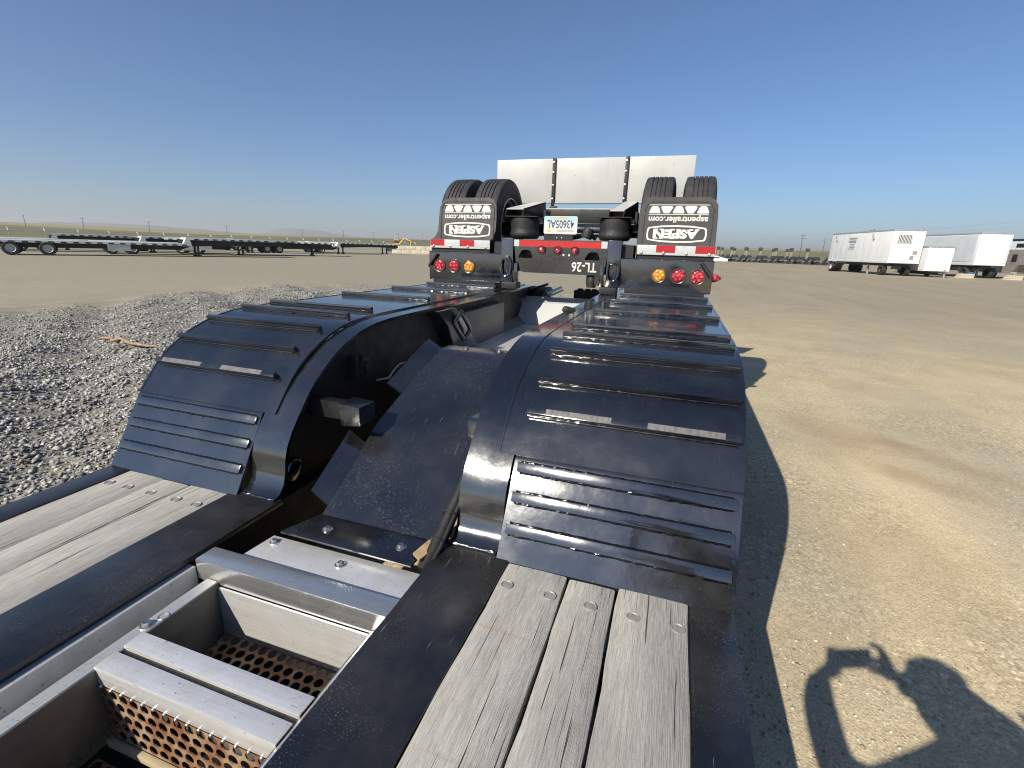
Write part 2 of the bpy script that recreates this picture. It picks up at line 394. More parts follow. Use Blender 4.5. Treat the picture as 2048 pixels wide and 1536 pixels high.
def stones(name, n, sampler, smin, smax, mat, flat=.62, seed=1):
    r = np.random.default_rng(seed)
    base = np.array([(1, 0, 0), (-1, 0, 0), (0, 1, 0), (0, -1, 0), (0, 0, 1), (0, 0, -1)], float)
    # chipped octahedron with split top: 8 triangles
    tri = np.array([(0, 2, 4), (2, 1, 4), (1, 3, 4), (3, 0, 4), (2, 0, 5), (1, 2, 5), (3, 1, 5), (0, 3, 5)])
    x, y = sampler(r, n); n = len(x)
    s = smin + (smax - smin) * r.random(n) ** 2.0
    v = base[None] * (.6 + .55 * r.random((n, 6, 1))) + (r.random((n, 6, 3)) - .5) * .7
    a = r.random(n) * 6.283; ca, sa = np.cos(a), np.sin(a); b = (r.random(n) - .5) * 1.4; cb, sb = np.cos(b), np.sin(b)
    v[:, :, 2] *= flat
    vy = v[:, :, 1] * cb[:, None] - v[:, :, 2] * sb[:, None]; vz = v[:, :, 1] * sb[:, None] + v[:, :, 2] * cb[:, None]
    vx = v[:, :, 0] * ca[:, None] - vy * sa[:, None]; vy2 = v[:, :, 0] * sa[:, None] + vy * ca[:, None]
    V = np.stack([vx, vy2, vz], 2) * s[:, None, None] * .5
    V[:, :, 0] += x[:, None]; V[:, :, 1] += y[:, None]; V[:, :, 2] += (heap(x, y) + s * .12)[:, None]
    F = (tri[None] + (np.arange(n) * 6)[:, None, None]).reshape(-1, 3)
    me = bpy.data.meshes.new(name); me.vertices.add(n * 6); me.vertices.foreach_set('co', V.ravel().astype(np.float32))
    me.loops.add(F.size); me.loops.foreach_set('vertex_index', F.ravel().astype(np.int32))
    me.polygons.add(len(F)); me.polygons.foreach_set('loop_start', np.arange(0, F.size, 3, dtype=np.int32))
    me.polygons.foreach_set('loop_total', np.full(len(F), 3, dtype=np.int32)); me.update(calc_edges=True)
    me.materials.append(mat); o = bpy.data.objects.new(name, me); COL.objects.link(o); o['kind'] = 'stuff'; return o
def stone_mat(name, stops):
    t = NT(name); g = t.n('ShaderNodeNewGeometry')
    c = t.ramp(g.outputs['Random Per Island'], stops)
    c = t.mix(t.ramp(t.noise(t.coord(), 90, 3), [(.35, .35), (.6, 0.0)]), c, (.10, .095, .085))
    t.set(Base_Color=c, Roughness=.85); return t.m
M_STONE = stone_mat('crushed_basalt', [(0, (.08, .082, .085)), (.22, (.20, .20, .20)), (.5, (.34, .335, .32)), (.75, (.46, .45, .42)), (.94, (.58, .57, .53)), (1, (.44, .34, .24))])
M_PEB = stone_mat('pale_pebbles', [(0, (.24, .20, .15)), (.4, (.42, .36, .27)), (.75, (.56, .52, .44)), (1, (.68, .66, .60))])
def samp_gravel(r, n):
    x = -1.33 - 12.0 * r.random(n) ** 1.15; y = -.9 + 17.0 * r.random(n) ** 1.1
    dist = np.hypot(x - 1, y); keep = r.random(n) < np.clip(6.5 / dist, .2, 1)
    edge = 11.0 + .8 * np.sin(y * .8) + .5 * np.sin(y * 2.3); keep &= r.random(n) < np.clip((edge + x) / 2.2, 0, 1)
    keep &= r.random(n) < np.clip((16.5 - y) / 4.0, 0, 1)
    return x[keep], y[keep]
g = stones('gravel', 250000, samp_gravel, .014, .056, M_STONE, seed=3)
g['label'] = 'loose grey crushed gravel heaped beside the trailer'; g['category'] = 'gravel'
def samp_peb(r, n):
    x = 1.35 + 9 * r.random(n) ** 1.3; y = -.2 + 17 * r.random(n) ** 1.5
    k = np.sin(x * 1.3 + .5 * y) + np.sin(y * .9 - x * .4 + 1) + .9 * np.sin(3.1 * x - y) ; keep = r.random(n) < np.clip(.22 + .30 * k, .04, 1)
    return x[keep], y[keep]
p = stones('pebbles', 90000, samp_peb, .004, .019, M_PEB, seed=5)
p['label'] = 'small pale pebbles strewn over the tan packed dirt'; p['category'] = 'pebbles'

# ================================================================== LOWBOY TRAILER
trailer = thing('lowboy_trailer', 'glossy black lowboy trailer with plank deck and ribbed wheel covers', 'trailer', (0, 0, DK))
PROF = [(1.478, .300), (1.53, .362), (1.585, .424), (1.645, .474), (1.71, .515), (1.78, .551), (1.85, .578), (1.93, .601), (2.02, .617), (2.14, .626), (2.3, .63), (2.8, .63), (3.4, .63), (4.0, .63), (4.95, .63)]
FLNG = [(1.31, .004), (1.345, .014), (1.372, .045), (1.386, .09), (1.394, .145), (1.41, .195), (1.445, .252), (1.49, .306), (1.54, .366), (1.60, .423), (1.66, .468), (1.73, .511), (1.80, .547), (1.88, .576), (1.96, .597), (2.06, .613), (2.18, .622), (2.4, .625), (4.95, .625)]
def bolt(parent, x, y, z, r=.014, h=.009, mat=None, washer=True, name='bolt'):
    mb = MB()
    if washer: mb.lathe([(r * 1.5, 0), (r * 1.5, .003), (r * 1.02, .004)], (x, y, z), (0, 0, 1), 16)
    mb.lathe([(r, .003), (r, .003 + h * .8), (r * .82, .003 + h)], (x, y, z), (0, 0, 1), 6)
    return build(mb, name, mat or M_GALV, parent)
def plank(x0, x1, bolts, lead):
    n = 48; mb = MB(); y0, y1 = -2.2, 1.296 + lead; zt, zb = -.003, -.045
    v = []; f = []
    for i in range(n + 1):
        y = y0 + (y1 - y0) * i / n; w = .0022 * math.sin(i * .9 + x0 * 40) + .0012 * math.sin(i * 2.3 + x0 * 17)
        dz = .0016 * math.sin(i * .5 + x0 * 9)
        for (x, z) in ((x0 + w, zb), (x0 + w, zt - .004 + dz), (x0 + w + .005, zt + dz), ((x0 + x1) / 2, zt + .0012 + dz), (x1 + w * .6 - .005, zt + dz), (x1 + w * .6, zt - .004 + dz), (x1 + w * .6, zb)):
            v.append((x, y, z))
    for i in range(n):
        for k in range(6): a = i * 7 + k; f.append((a, a + 1, a + 8, a + 7))
    f += [tuple(range(7)), tuple(n * 7 + k for k in range(6, -1, -1))]
    mb.add(v, f); o = build(mb, 'plank', M_WOOD, trailer, smooth=50)
    for bx in bolts:
        for by in (1.19, .42):
            b = MB().lathe([(.0195, -.012), (.0192, .0004), (.0175, .0016), (.0158, .0002), (.0150, -.0012), (.0148, -.0006), (.0, .0004)], (bx, by, 0), (0, 0, 1), 20)
            build(b, 'bolt', M_BOLT, o, smooth=30)
    return o
for sgn in (1, -1):
    segs = [(.609, .8065, (.640, .776), .0), (.8155, .9585, (.898,), -.008), (.9675, 1.1695, (1.021, 1.142), .004)]
    if sgn < 0: segs = [(.609, .8105, (.645, .751), .004), (.8125, .9625, (.890,), -.003), (.9645, 1.1695, (1.021, 1.130), .0)]
    for a, b, bl, ld in segs:
        plank(*sorted((sgn * a, sgn * b)), [sgn * q for q in bl], ld)
    def X(a, b): return sorted((sgn * a, sgn * b))
    # outer deck rail
    x0, x1 = X(1.1735, 1.295)
    build(MB().prism([(x0, 0), (x1, 0), (x1, -.012), (x0, -.012)], 'y', -2.2, 1.315), 'rail_plate', M_DECKP, trailer, bevel=.004)
    a, b = X(1.272, 1.2925)
    build(MB().box(a, b, -2.2, 4.9, -.20, -.0125), 'side_rail', M_PAINT, trailer, bevel=.004)
    a, b = X(1.16, 1.1728); build(MB().box(a, b, -2.2, 1.3, -.09, -.008), 'plank_stop', M_DARK, trailer)
    # cross members under the planks, visible only through the joints
    for k in range(7):
        a, b = X(.6, 1.27); y = -2.0 + k * .5; build(MB().box(a, b, y, y + .08, -.14, -.046), 'cross_member', M_DARK, trailer)
    # main beam
    a, b = X(.367, .6065)
    build(MB().box(a, b, -2.2, 1.345, -.022, 0), 'beam_flange', M_DECKP, trailer, bevel=.004)
    a, b = X(.40, .425); build(MB().box(a, b, -2.2, 4.9, -.34, -.023), 'beam_web', M_DARK, trailer)
    # curved flange of the gooseneck and its web
    a, b = X(.385, .4985)
    build(MB().strip_x(FLNG[7:], .016, a, b, 2), 'curved_flange', M_PAINT, trailer, smooth=40)
    a, b = X(.385, .555); build(MB().strip_x(FLNG[:8], .016, a, b, 2), 'lower_flange', M_PAINT, trailer, smooth=40)
    a, b = X(.50, 1.27); build(MB().box(a, b, 1.47, 1.485, -.30, .27), 'bulkhead', M_DARK, trailer)
    pts = [(sgn * (.39 + .16 * k / 24), 1.318 + .004 * random.random(), .004) for k in range(25)]; build(MB().tube(pts, [.004 + .003 * random.random() for _ in pts], 6), 'weld_bead', M_PAINT, trailer, smooth=60)
    a, b = X(.435, .45)
    wp = [(1.30, -.34), (1.30, -.023)] + [(y + .008, z - .018) for y, z in FLNG] + [(4.95, -.34)]
    build(MB().prism(wp, 'x', a, b), 'curved_web', M_DARK, trailer)
    # wheel cover
    a, b = X(.4995, 1.295)
    build(MB().strip_x(PROF, .010, a, b, 3), 'wheel_cover', M_PAINT, trailer, smooth=40)
    a, b = X(1.286, 1.2955)
    rim = [(y, z + .0025) for y, z in PROF]
    build(MB().strip_x(rim, .03, a, b), 'cover_rim', M_PAINT, trailer, smooth=40)
    a, b = X(.4955, .5035)
    build(MB().strip_x([(y, z + .004) for y, z in PROF], .012, a, b), 'weld_seam', M_PAINT, trailer, smooth=40)
    # bolt-on skirt below the cover
    a, b = X(.563, 1.295)
    sk = [(1.300, -.004), (1.306, .006), (1.312, .016), (1.36, .097), (1.42, .198), (1.472, .287), (1.483, .298), (1.490, .3015)]
    build(MB().strip_x(sk, .010, a, b, 3), 'skirt_panel', M_SKIRT, trailer, smooth=30)
    a, b = X(.60, 1.17); build(MB().box(a, b, 1.305, 1.33, -.05, .004), 'skirt_toe', M_DARK, trailer, bevel=.003)
    dirs = Vector((0, 1.483 - 1.312, .298 - .016)).normalized(); nn = Vector((0, -dirs.z, dirs.y))
    for t in (.082, .188, .290):
        c = Vector((0, 1.312, .016)) + dirs * t
        xa, xb = .578, 1.281
        mb = MB(); mb.obox((sgn * (xa + xb) / 2, c.y + nn.y * .006, c.z + nn.z * .006), ((xb - xa) / 2, 0, 0), dirs * .0170, nn * .0075)
        cl = build(mb, 'cleat', M_SKIRT, trailer, bevel=.002)
        # lumpy weld bead along the upper edge
        pts = []; rr = []
        for k in range(64):
            x = xa + .01 + (xb - xa - .02) * k / 63; q = c + dirs * .019 + nn * .003
            pts.append((sgn * x, q.y, q.z)); rr.append(.0035 + .0022 * random.random())
        build(MB().tube(pts, rr, 6), 'weld_bead', M_WELD, cl, smooth=60)
        pts = [(x, p[1] - dirs.y * .038, p[2] - dirs.z * .038) for (x, p) in ((q[0], q) for q in pts)]; rr = [.003 + .0035 * random.random() for _ in pts]
        build(MB().tube(pts, rr, 6), 'weld_bead', M_WELD, cl, smooth=60)
    # raised cleats on the cover
    for (y, z, ny, nz) in ((1.585, .424, -.72, .69), (1.712, .516, -.53, .85), (1.878, .586, -.29, .957), (2.098, .6225, -.07, .998), (2.30, .63, 0, 1), (2.97, .63, 0, 1), (3.63, .63, 0, 1), (4.245, .63, 0, 1)):
        n3 = Vector((0, ny, nz)).normalized(); d3 = Vector((0, nz, -ny)).normalized()
        xa, xb = .571, 1.281
        mb = MB(); mb.obox((sgn * (xa + xb) / 2, y + n3.y * .013, z + n3.z * .013), ((xb - xa) / 2, 0, 0), d3 * .0125, n3 * .014)
        cl = build(mb, 'cleat', M_PAINT, trailer, bevel=.0035)
        pts = []; rr = []
        for k in range(60):
            x = xa + .01 + (xb - xa - .02) * k / 59; q = Vector((0, y, z)) - d3 * .0145 + n3 * .002
            pts.append((sgn * x, q.y, q.z)); rr.append(.0026 + .002 * random.random())
        build(MB().tube(pts, rr, 6), 'weld_bead', M_PAINT, cl, smooth=60)
        if abs(y - 1.585) < .01:
            for (u0, u1) in ((.07, .30), (.42, .66)):
                xa2 = (.571 + u0) if sgn > 0 else -(.571 + u1) ; xb2 = (.571 + u1) if sgn > 0 else -(.571 + u0)
                mb = MB(); mb.obox(((xa2 + xb2) / 2, y + n3.y * .0274, z + n3.z * .0274), ((xb2 - xa2) / 2, 0, 0), d3 * .0110, n3 * .0008)
                build(mb, 'worn_patch', M_BARE, cl)
    # running wheels under the covers
    for y in (2.25, 3.5, 4.72):
        for xx in (.70, 1.02):
            xw = sgn * (xx + .12); R0 = .445
            mb = MB().lathe([(.25, -.115), (.36, -.125), (R0 - .03, -.118), (R0, -.095), (R0, .095), (R0 - .03, .118), (.36, .125), (.25, .115)], (xw, y, R0 - DK), (1, 0, 0), 40, False)
            w = build(mb, 'wheel', M_TIRE, trailer, smooth=40)
            build(MB().lathe([(.0, -.02), (.10, -.05), (.24, -.10), (.252, -.112), (.252, .112), (.24, .10), (.10, .05), (.0, .02)], (xw, y, R0 - DK), (1, 0, 0), 28), 'rim', M_CHROME, w, smooth=40)

# centre trough: cross tube, tray, perforated boxes
build(MB().box(-.345, .374, .943, 1.018, -.076, 0), 'cross_tube', M_SSX, trailer, bevel=.006)
o = build(MB().prism([(-.262, 1.019), (.352, 1.019), (.356, 1.172), (-.248, 1.172)], 'z', -.036, -.030), 'tray_plate', M_SS, trailer, bevel=.0012)
bolt(o, .080, 1.118, -.030, .012); bolt(o, -.215, 1.14, -.030, .011)
o = build(MB().prism([(-.215, 1.170), (.318, 1.166), (.318, 1.322), (-.16, 1.322)], 'z', -.012, -.004), 'bolt_plate', M_RAMP, trailer, bevel=.0015)
bolt(o, -.067, 1.240, -.004, .013); bolt(o, .236, 1.243, -.004, .013)
build(MB().strip_x([(1.319, -.004), (1.326, -.001), (1.333, -.004)], .004, -.15, .31), 'dirt_line', plain('packed_dirt', (.30, .26, .20), .95, var=.3, vs=50), trailer)
RL = [(1.312, .0), (1.42, .068), (1.55, .150), (1.67, .226), (1.72, .25), (1.9, .317), (2.1, .39), (2.28, .452), (2.32, .459), (2.42, .459)]
o = build(MB().strip_x(RL, .008, -.15, .372, 2), 'ramp', M_RAMP, trailer, smooth=25)
bolt(o, -.02, 2.36, .459, .011); bolt(o, .17, 2.37, .459, .011)
# folded wing along the ramp's left edge, in two lengths
for (a, b, n0) in ((1, 3, 0), (5, 8, 1)):
    seg = [Vector((0, *RL[i])) for i in range(a, b + 1)] if n0 else [Vector((0, 1.345, .021)), Vector((0, 1.45, .088)), Vector((0, 1.55, .151)), Vector((0, 1.60, .183))]
    mb = MB(); v = []; f = []
    for q in seg: v += [(-.150, q.y, q.z + .001), (-.232, q.y + .01, q.z + .042), (-.235, q.y + .01, q.z + .036), (-.150, q.y, q.z - .008)]
    for i in range(len(seg) - 1):
        for k in range(4): f.append((i * 4 + k, i * 4 + (k + 1) % 4, i * 4 + 4 + (k + 1) % 4, i * 4 + 4 + k))
    f += [(0, 1, 2, 3), tuple((len(seg) - 1) * 4 + k for k in (3, 2, 1, 0))]
    build(mb.add(v, f), 'ramp_wing', M_PAINT, trailer)
# box frames below deck level
build(MB().box(-.300, -.257, -2.2, .942, -.095, -.060), 'trough_rim', M_SSY, trailer, bevel=.003)
build(MB().box(.322, .366, -2.2, .942, -.095, -.060), 'trough_rim', M_SSY, trailer, bevel=.003)
build(MB().box(.3662, .39, -2.2, .942, -.16, -.024), 'side_filler', M_DARK, trailer)
ch = [(-.372, -.026), (-.345, -.028), (-.343, -.105), (-.335, -.135), (-.318, -.145), (-.302, -.135), (-.3005, -.062), (-.2995, -.062), (-.2985, -.15), (-.318, -.16), (-.345, -.15), (-.372, -.12)]
build(MB().prism(ch, 'y', -2.2, .942), 'gutter_channel', M_SSY, trailer, smooth=40)
bolt(trailer, -.279, .735, -.060, .012)
build(MB().tube([(-.268 + .014 * math.cos(t), .775 + .014 * math.sin(t), -.059) for t in np.linspace(0, 6.283, 15)[:-1]], .0013, 5, True), 'tie_ring', M_GALV, trailer)
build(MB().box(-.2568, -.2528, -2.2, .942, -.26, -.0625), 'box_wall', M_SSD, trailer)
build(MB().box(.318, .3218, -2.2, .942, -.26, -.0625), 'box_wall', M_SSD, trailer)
build(MB().box(-.2525, .3178, .936, .9425, -.30, -.078), 'box_wall', M_SS, trailer)
for (y0, y1) in ((.588, .641), (.660, .712)):
    build(MB().prism([(y0, -.054), (y1, -.054), (y1, -.10), (y1 - .004, -.10), (y1 - .004, -.058), (y0 + .004, -.058), (y0 + .004, -.108), (y0, -.108)], 'x', -.2575, .320), 'cross_slat', M_SS, trailer, bevel=.0015)
build(MB().box(-.2520, .3175, .6412, .6598, -.10, -.066), 'gap_filler', M_RUB, trailer)
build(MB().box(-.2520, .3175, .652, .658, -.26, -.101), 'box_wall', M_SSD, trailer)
def perforated(org_, u, w, nu, nw, du, dw, hr, th, name):
    """sheet with real staggered round holes"""
    org_, u, w = Vector(org_), Vector(u), Vector(w); nrm = u.cross(w).normalized(); mb = MB(); K = 12
    for j in range(nw):
        for i in range(nu):
            cx = (i + .5 + (.5 if j % 2 else 0)) * du; cy = (j + .5) * dw; v = []; f = []
            for sgn_ in (0, 1):
                for k in range(K):
                    t = 2 * math.pi * (k + .5) / K; c_, s_ = math.cos(t), math.sin(t); m = max(abs(c_), abs(s_))
                    for (a_, b_) in ((c_ / m * du / 2, s_ / m * dw / 2), (c_ * hr, s_ * hr)):
                        v.append(org_ + u * (cx + a_) + w * (cy + b_) - nrm * th * sgn_)
            for k in range(K):
                a, b = 2 * k, 2 * ((k + 1) % K)
                f += [(a, b, b + 1, a + 1), (2 * K + a, 2 * K + a + 1, 2 * K + b + 1, 2 * K + b), (a + 1, b + 1, 2 * K + b + 1, 2 * K + a + 1)]
            mb.add(v, f)
    return build(mb, name, M_RUST, trailer)
perforated((-.262, .5875, -.278), (1, 0, 0), (0, 0, 1), 15, 5,   .0372, .0335, .0146, .003, 'perforated_step')
perforated((-.262, .668, -.252), (1, 0, 0), (0, 1, 0), 15, 8, .0372, .0335, .0146, .003, 'perforated_floor')
perforated((-.262, .25, -.318), (1, 0, 0), (0, 1, 0), 15, 9, .0372, .0335, .0146, .003, 'perforated_floor')
for k in range(15):
    x = -.245 + k * .0372; build(MB().lathe([(.0055, 0), (.0048, .003), (.002, .005), (0, .0052)], (x, .5878, -.111), (0, -1, 0), 8), 'spot_weld', M_GALV, trailer, smooth=60)
build(MB().box(-.2520, .3175, .572, .5872, -.300, -.279), 'ledge', M_CREAM, trailer, bevel=.003)
build(MB().box(-.36, .36, -2.2, 1.30, -.42, -.40), 'belly_pan', M_DARK, trailer)

# stubs, hoses, bracket inside the gooseneck
o = build(MB().prism([(-.235, .360), (-.130, .355), (-.130, .275), (-.222, .265)], 'y', 1.545, 1.655), 'bump_stop', M_RAMP, trailer, bevel=.003)
build(MB().box(-.434, -.20, 1.60, 1.648, .27, .345), 'stop_arm', M_DARK, trailer)
o = build(MB().prism([(.434, .345), (.315, .345), (.315, .25), (.345, .235), (.434, .235)], 'y', 1.62, 1.74), 'cylinder_stub', M_RAMP, trailer, bevel=.003)
hose = [(.345, 1.19, -.03), (.352, 1.25, .0), (.356, 1.33, .05), (.362, 1.42, .115), (.368, 1.50, .185), (.375, 1.60, .25), (.378, 1.75, .30)]
o = build(MB().tube(hose, [.022, .022, .021, .019, .018, .016, .016], 12), 'hose_bundle', M_RUB, trailer, smooth=60)
build(MB().tube([(p[0] + .02, p[1] + .012, p[2] + .012) for p in hose], .009, 8), 'hose', M_RUB, o, smooth=60)
for (q, r) in (((.3585, 1.37, .08), .027), ((.3535, 1.285, .022), .026)):
    build(MB().tube([(q[0] + r * math.cos(t), q[1] - .5 * r * math.sin(t), q[2] + .86 * r * math.sin(t)) for t in np.linspace(0, 6.283, 17)[:-1]], .0022, 6, True), 'cable_tie', M_RUB, o)
build(MB().prism([(.300, 1.21), (.338, 1.185), (.352, 1.25), (.344, 1.32), (.352, 1.352), (.325, 1.35), (.312, 1.29)], 'z', .004, .012), 'rubber_tab', M_TANRUB, trailer, bevel=.002)
build(MB().tube([(-.425, 2.10, .30), (-.36, 2.12, .315), (-.345, 2.15, .355), (-.36, 2.24, .37), (-.38, 2.35, .345)], .006, 8), 'cable', M_CABLE, trailer, smooth=60)
build(MB().lathe([(.05, 0), (.05, .03), (.032, .036), (.032, .055), (0, .056)], (-.434, 1.98, .40), (1, 0, 0), 18).box(-.434, -.40, 1.90, 1.93, .36, .47).box(-.434, -.40, 1.95, 1.965, .37, .46), 'valve', M_RUB, trailer, smooth=40)
build(MB().lathe([(.05, 0), (.05, .02), (.04, .028), (.0, .028)], (-.434, 1.47, .06), (1, 0, 0), 20), 'hub_pin', M_PAINT, trailer, smooth=40)
br = build(MB().prism([(2.66, .605), (2.92, .605), (3.30, .29), (2.92, .29), (2.80, .50)], 'x', -.434, -.345), 'tie_down_bracket', M_RAMP, trailer, bevel=.006)
pts = []
for t in np.linspace(0, 2 * math.pi, 25)[:-1]:
    a, b = math.cos(t) * .135, math.sin(t) * .05; sh = max(-.085, min(.085, a * 1.3))
    pts.append((-.325 + b * .3, 2.98 + sh * .95 + b * .5, .475 - sh * .85 + b * .75))
build(MB().tube(pts, .016, 10, True), 'tie_down_ring', M_PAINT, br, smooth=60)
build(MB().box(-.434, -.371, 2.90, 3.95, .255, .545), 'inner_side_panel', M_SSD, trailer, bevel=.003)
build(MB().box(-.385, .40, 2.46, 4.53, .268, .278), 'trough_floor', M_SS, trailer)
B = (-.34, 4.50, .280); BR = (.38, 4.50, .280); TL = (-.60, 4.66, .468); TLL = (-.455, 4.70, .532); TR = (.36, 4.72, .540); TRR = (.33, 4.70, .50)
def slab(name, pts, th, mat):
    P = [Vector(p) for p in pts]; n = (P[1] - P[0]).cross(P[2] - P[0]).normalized(); k = len(P)
    mb = MB().add(P + [p - n * th for p in P], [tuple(range(k)), tuple(range(2 * k - 1, k - 1, -1))] + [(i, k + i, k + (i + 1) % k, (i + 1) % k) for i in range(k)])
    return build(mb, name, mat, trailer)
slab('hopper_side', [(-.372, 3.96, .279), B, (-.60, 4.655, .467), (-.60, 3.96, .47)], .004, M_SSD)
slab('hopper_back', [B, BR, (.38, 4.68, .49), (-.40, 4.68, .475)], .004, M_ALU)
slab('hopper_back', [B, (-.40, 4.68, .475), TL], .004, M_ALU)
slab('hopper_lip', [(-.405, 4.682, .478), (.38, 4.682, .492), (.38, 4.79, .532), (-.43, 4.76, .530)], .004, M_ALU)
build(MB().lathe([(.02, -.05), (.024, .0), (.022, .02), (.012, .03), (0, .031)], (.385, 3.02, .628), (-1, -.5, .2), 16), 'grease_cap', M_RUB, trailer, smooth=50)
# rear hitch parts seen below the flipped axle
for sgn in (-1, 1):
    a, b = sorted((sgn * .385, sgn * .53)); build(MB().box(a, b, 4.3, 4.44, .63, .69), 'axle_pad', M_DARK, trailer, bevel=.004)
    a, b = sorted((sgn * .60, sgn * 1.25)); build(MB().box(a, b, 4.32, 4.60, .632, .683), 'rest_block', M_DARK, trailer)
build(MB().prism([(4.78, .50), (4.92, .585), (5.2, .60), (5.3, .56), (5.2, .48)], 'x', -.46, -.27), 'hinge_arm', M_DARK, trailer, bevel=.01)
build(MB().prism([(4.82, .56), (5.0, .60), (5.2, .58), (5.2, .50)], 'x', .40, .52), 'hinge_arm', M_DARK, trailer, bevel=.01)
for (p0, p1, r) in (((-.235, 4.84, .55), (-.20, 5.35, .585), .016), ((-.21, 4.86, .53), (-.165, 5.3, .56), .012), ((-.36, 4.8, .60), (-.25, 4.95, .645), .014)):
    build(MB().tube([p0, p1], r, 8), 'hinge_link', M_PAINT, trailer)
build(MB().box(.0, .27, 5.1, 5.3, .50, .585).lathe([(.03, 0), (.03, .02)], (.06, 5.15, .585), (0, 0, 1), 12).lathe([(.03, 0), (.03, .02)], (.14, 5.15, .585), (0, 0, 1), 12).lathe([(.03, 0), (.03, .02)], (.21, 5.15, .585), (0, 0, 1), 12), 'hitch_block', M_RUB, trailer, bevel=.008)
build(MB().tube([(.355, 4.6, .80), (.37, 4.62, .70), (.35, 4.7, .62), (.345, 4.72, .55)], .014, 8), 'air_hose', M_CABLE, trailer, smooth=60)

# ================================================================== FLIPPED AXLE
YF = 4.33; AX0 = Vector((0, 4.9, .685))
axle = thing('flip_axle', 'black flip axle turned upside down on the trailer tail with four tyres in the air', 'axle', (0, 4.9, DK + .685), org=AX0)
for sgn in (1, -1):
    def X(a, b): return sorted((sgn * a, sgn * b))
    a, b = X(.547, 1.293)
    bar = build(MB().prism([(YF, .684), (YF, .935), (YF + .012, .945), (YF + .12, .945), (YF + .12, .937), (YF + .012, .937), (YF + .008, .930), (YF + .008, .690), (YF + .12, .684), (YF + .12, .676), (YF + .008, .676)], 'x', a, b), 'light_bar', M_PAINT, axle, bevel=.002)
    mb = MB().prism([(YF + .003, .679), (YF + .003, .94), (YF + .12, .94), (YF + .12, .679)], 'x', *X(1.2925, 1.297)); build(mb, 'end_cap', M_PAINT, bar, bevel=.002)
    pts = [(sgn * (.56 + .72 * k / 70), YF - .001, .680) for k in range(71)]; build(MB().tube(pts, [.003 + .003 * random.random() for _ in pts], 6), 'weld_bead', M_PAINT, bar, smooth=60)
    for xx, m in ((.872, M_AMB), (1.030, M_RED), (1.182, M_RED)):
        lp = build(MB().lathe([(.062, -.004), (.0645, .006), (.060, .011), (.0545, .009), (.0535, .002)], (sgn * xx, YF, .812), (0, -1, 0), 32), 'tail_lamp', M_GROM, axle, smooth=40)
        build(MB().lathe([(.0532, .002), (.050, .008), (.034, .0115), (.0, .0125)], (sgn * xx, YF, .812), (0, -1, 0), 32), 'lens', m, lp, smooth=50)
        ld = MB()
        for k in range(7):
            t = k * math.pi / 3; rr_ = 0 if k == 6 else .031
            ld.lathe([(.010, 0), (.009, .0030), (.005, .0046), (0, .005)], (sgn * xx + rr_ * math.cos(t), YF - (.0105 if k < 6 else .012), .812 + rr_ * math.sin(t)), (0, -1, 0), 10)
        build(ld, 'diode_caps', M_AMBD if m is M_AMB else M_REDD, lp, smooth=60)
    # side marker on its arm
    arm = build(MB().tube([(sgn * 1.20, YF - .012, .925), (sgn * 1.285, YF - .02, .815)], .0135, 10), 'marker_arm', M_RUB, axle, smooth=50)
    build(MB().lathe([(.034, 0), (.033, .018), (.024, .045), (.010, .066), (0, .070)] if sgn > 0 else [(.024, 0), (.022, .010), (.012, .022), (0, .026)], (sgn * 1.296, YF + .02, .808), (sgn, 0, 0), 18), 'marker_lens', M_RED, arm, smooth=60)
    # posts with lashing rings
    a, b = X(.430, .546); post = build(MB().box(a, b, YF - .012, YF + .11, .69, 1.085), 'post', M_PAINT, axle, bevel=.006)
    lug = build(MB().box(*X(.458, .518), YF - .042, YF - .010, .885, .925), 'ring_lug', M_PAINT, axle, bevel=.006)
    ring = []
    for t in np.linspace(0, 2 * math.pi, 33)[:-1]:
        cx_, sz_ = math.cos(t), math.sin(t)
        ring.append((sgn * .488 + .046 * np.sign(cx_) * abs(cx_) ** .8, YF - .03 - .012 * (sz_ < 0), .828 + .085 * np.sign(sz_) * abs(sz_) ** .75))
    build(MB().tube(ring, .0105, 10, True), 'lashing_ring', M_PAINT, axle, smooth=60)
    # side hinge pins beside the posts
    build(MB().box(*X(.378, .412), YF - .03, YF + .02, .69, .865), 'hinge_pin', M_PAINT, axle, bevel=.006)
    build(MB().box(*X(.548, .64), YF + .06, YF + .30, .69, 1.05), 'frame_gusset', M_DARK, axle)
    build(MB().box(*X(.44, .53), YF + .11, 5.75, .80, 1.06), 'frame_rail', M_DARK, axle)
    # mud flap standing up with its tape and lettering
    yb = YF + .035
    fl = [(.672, .980), (.667, 1.05), (.666, 1.30), (.676, 1.37), (.700, 1.415), (.742, 1.437), (1.195, 1.437), (1.24, 1.418), (1.268, 1.375), (1.276, 1.30), (1.286, 1.05), (1.290, .980)]
    if sgn < 0:      # the other flap tapers above its clamp
        fl = [(.684, .980), (.684, 1.045), (.650, 1.085), (.626, 1.14), (.622, 1.25), (.628, 1.36), (.652, 1.418), (.70, 1.437), (1.10, 1.437), (1.165, 1.41), (1.205, 1.35), (1.212, 1.25), (1.218, 1.14), (1.245, 1.085), (1.296, 1.048), (1.296, .98)]
    def lean(z): return yb + .10 * max(0, z - 1.04) ** 1.2 if sgn < 0 else yb + .03 * max(0, z - 1.04)
    n = len(fl); v = [(sgn * x, lean(z), z) for x, z in fl] + [(sgn * x, lean(z) + .010, z) for x, z in fl]
    flap = build(MB().add(v, [tuple(range(n)), tuple(range(2 * n - 1, n - 1, -1))] + [(i, n + i, n + (i + 1) % n, (i + 1) % n) for i in range(n)]), 'mud_flap', M_FLAP, axle)
    cx = sgn * .972 if sgn > 0 else -.915
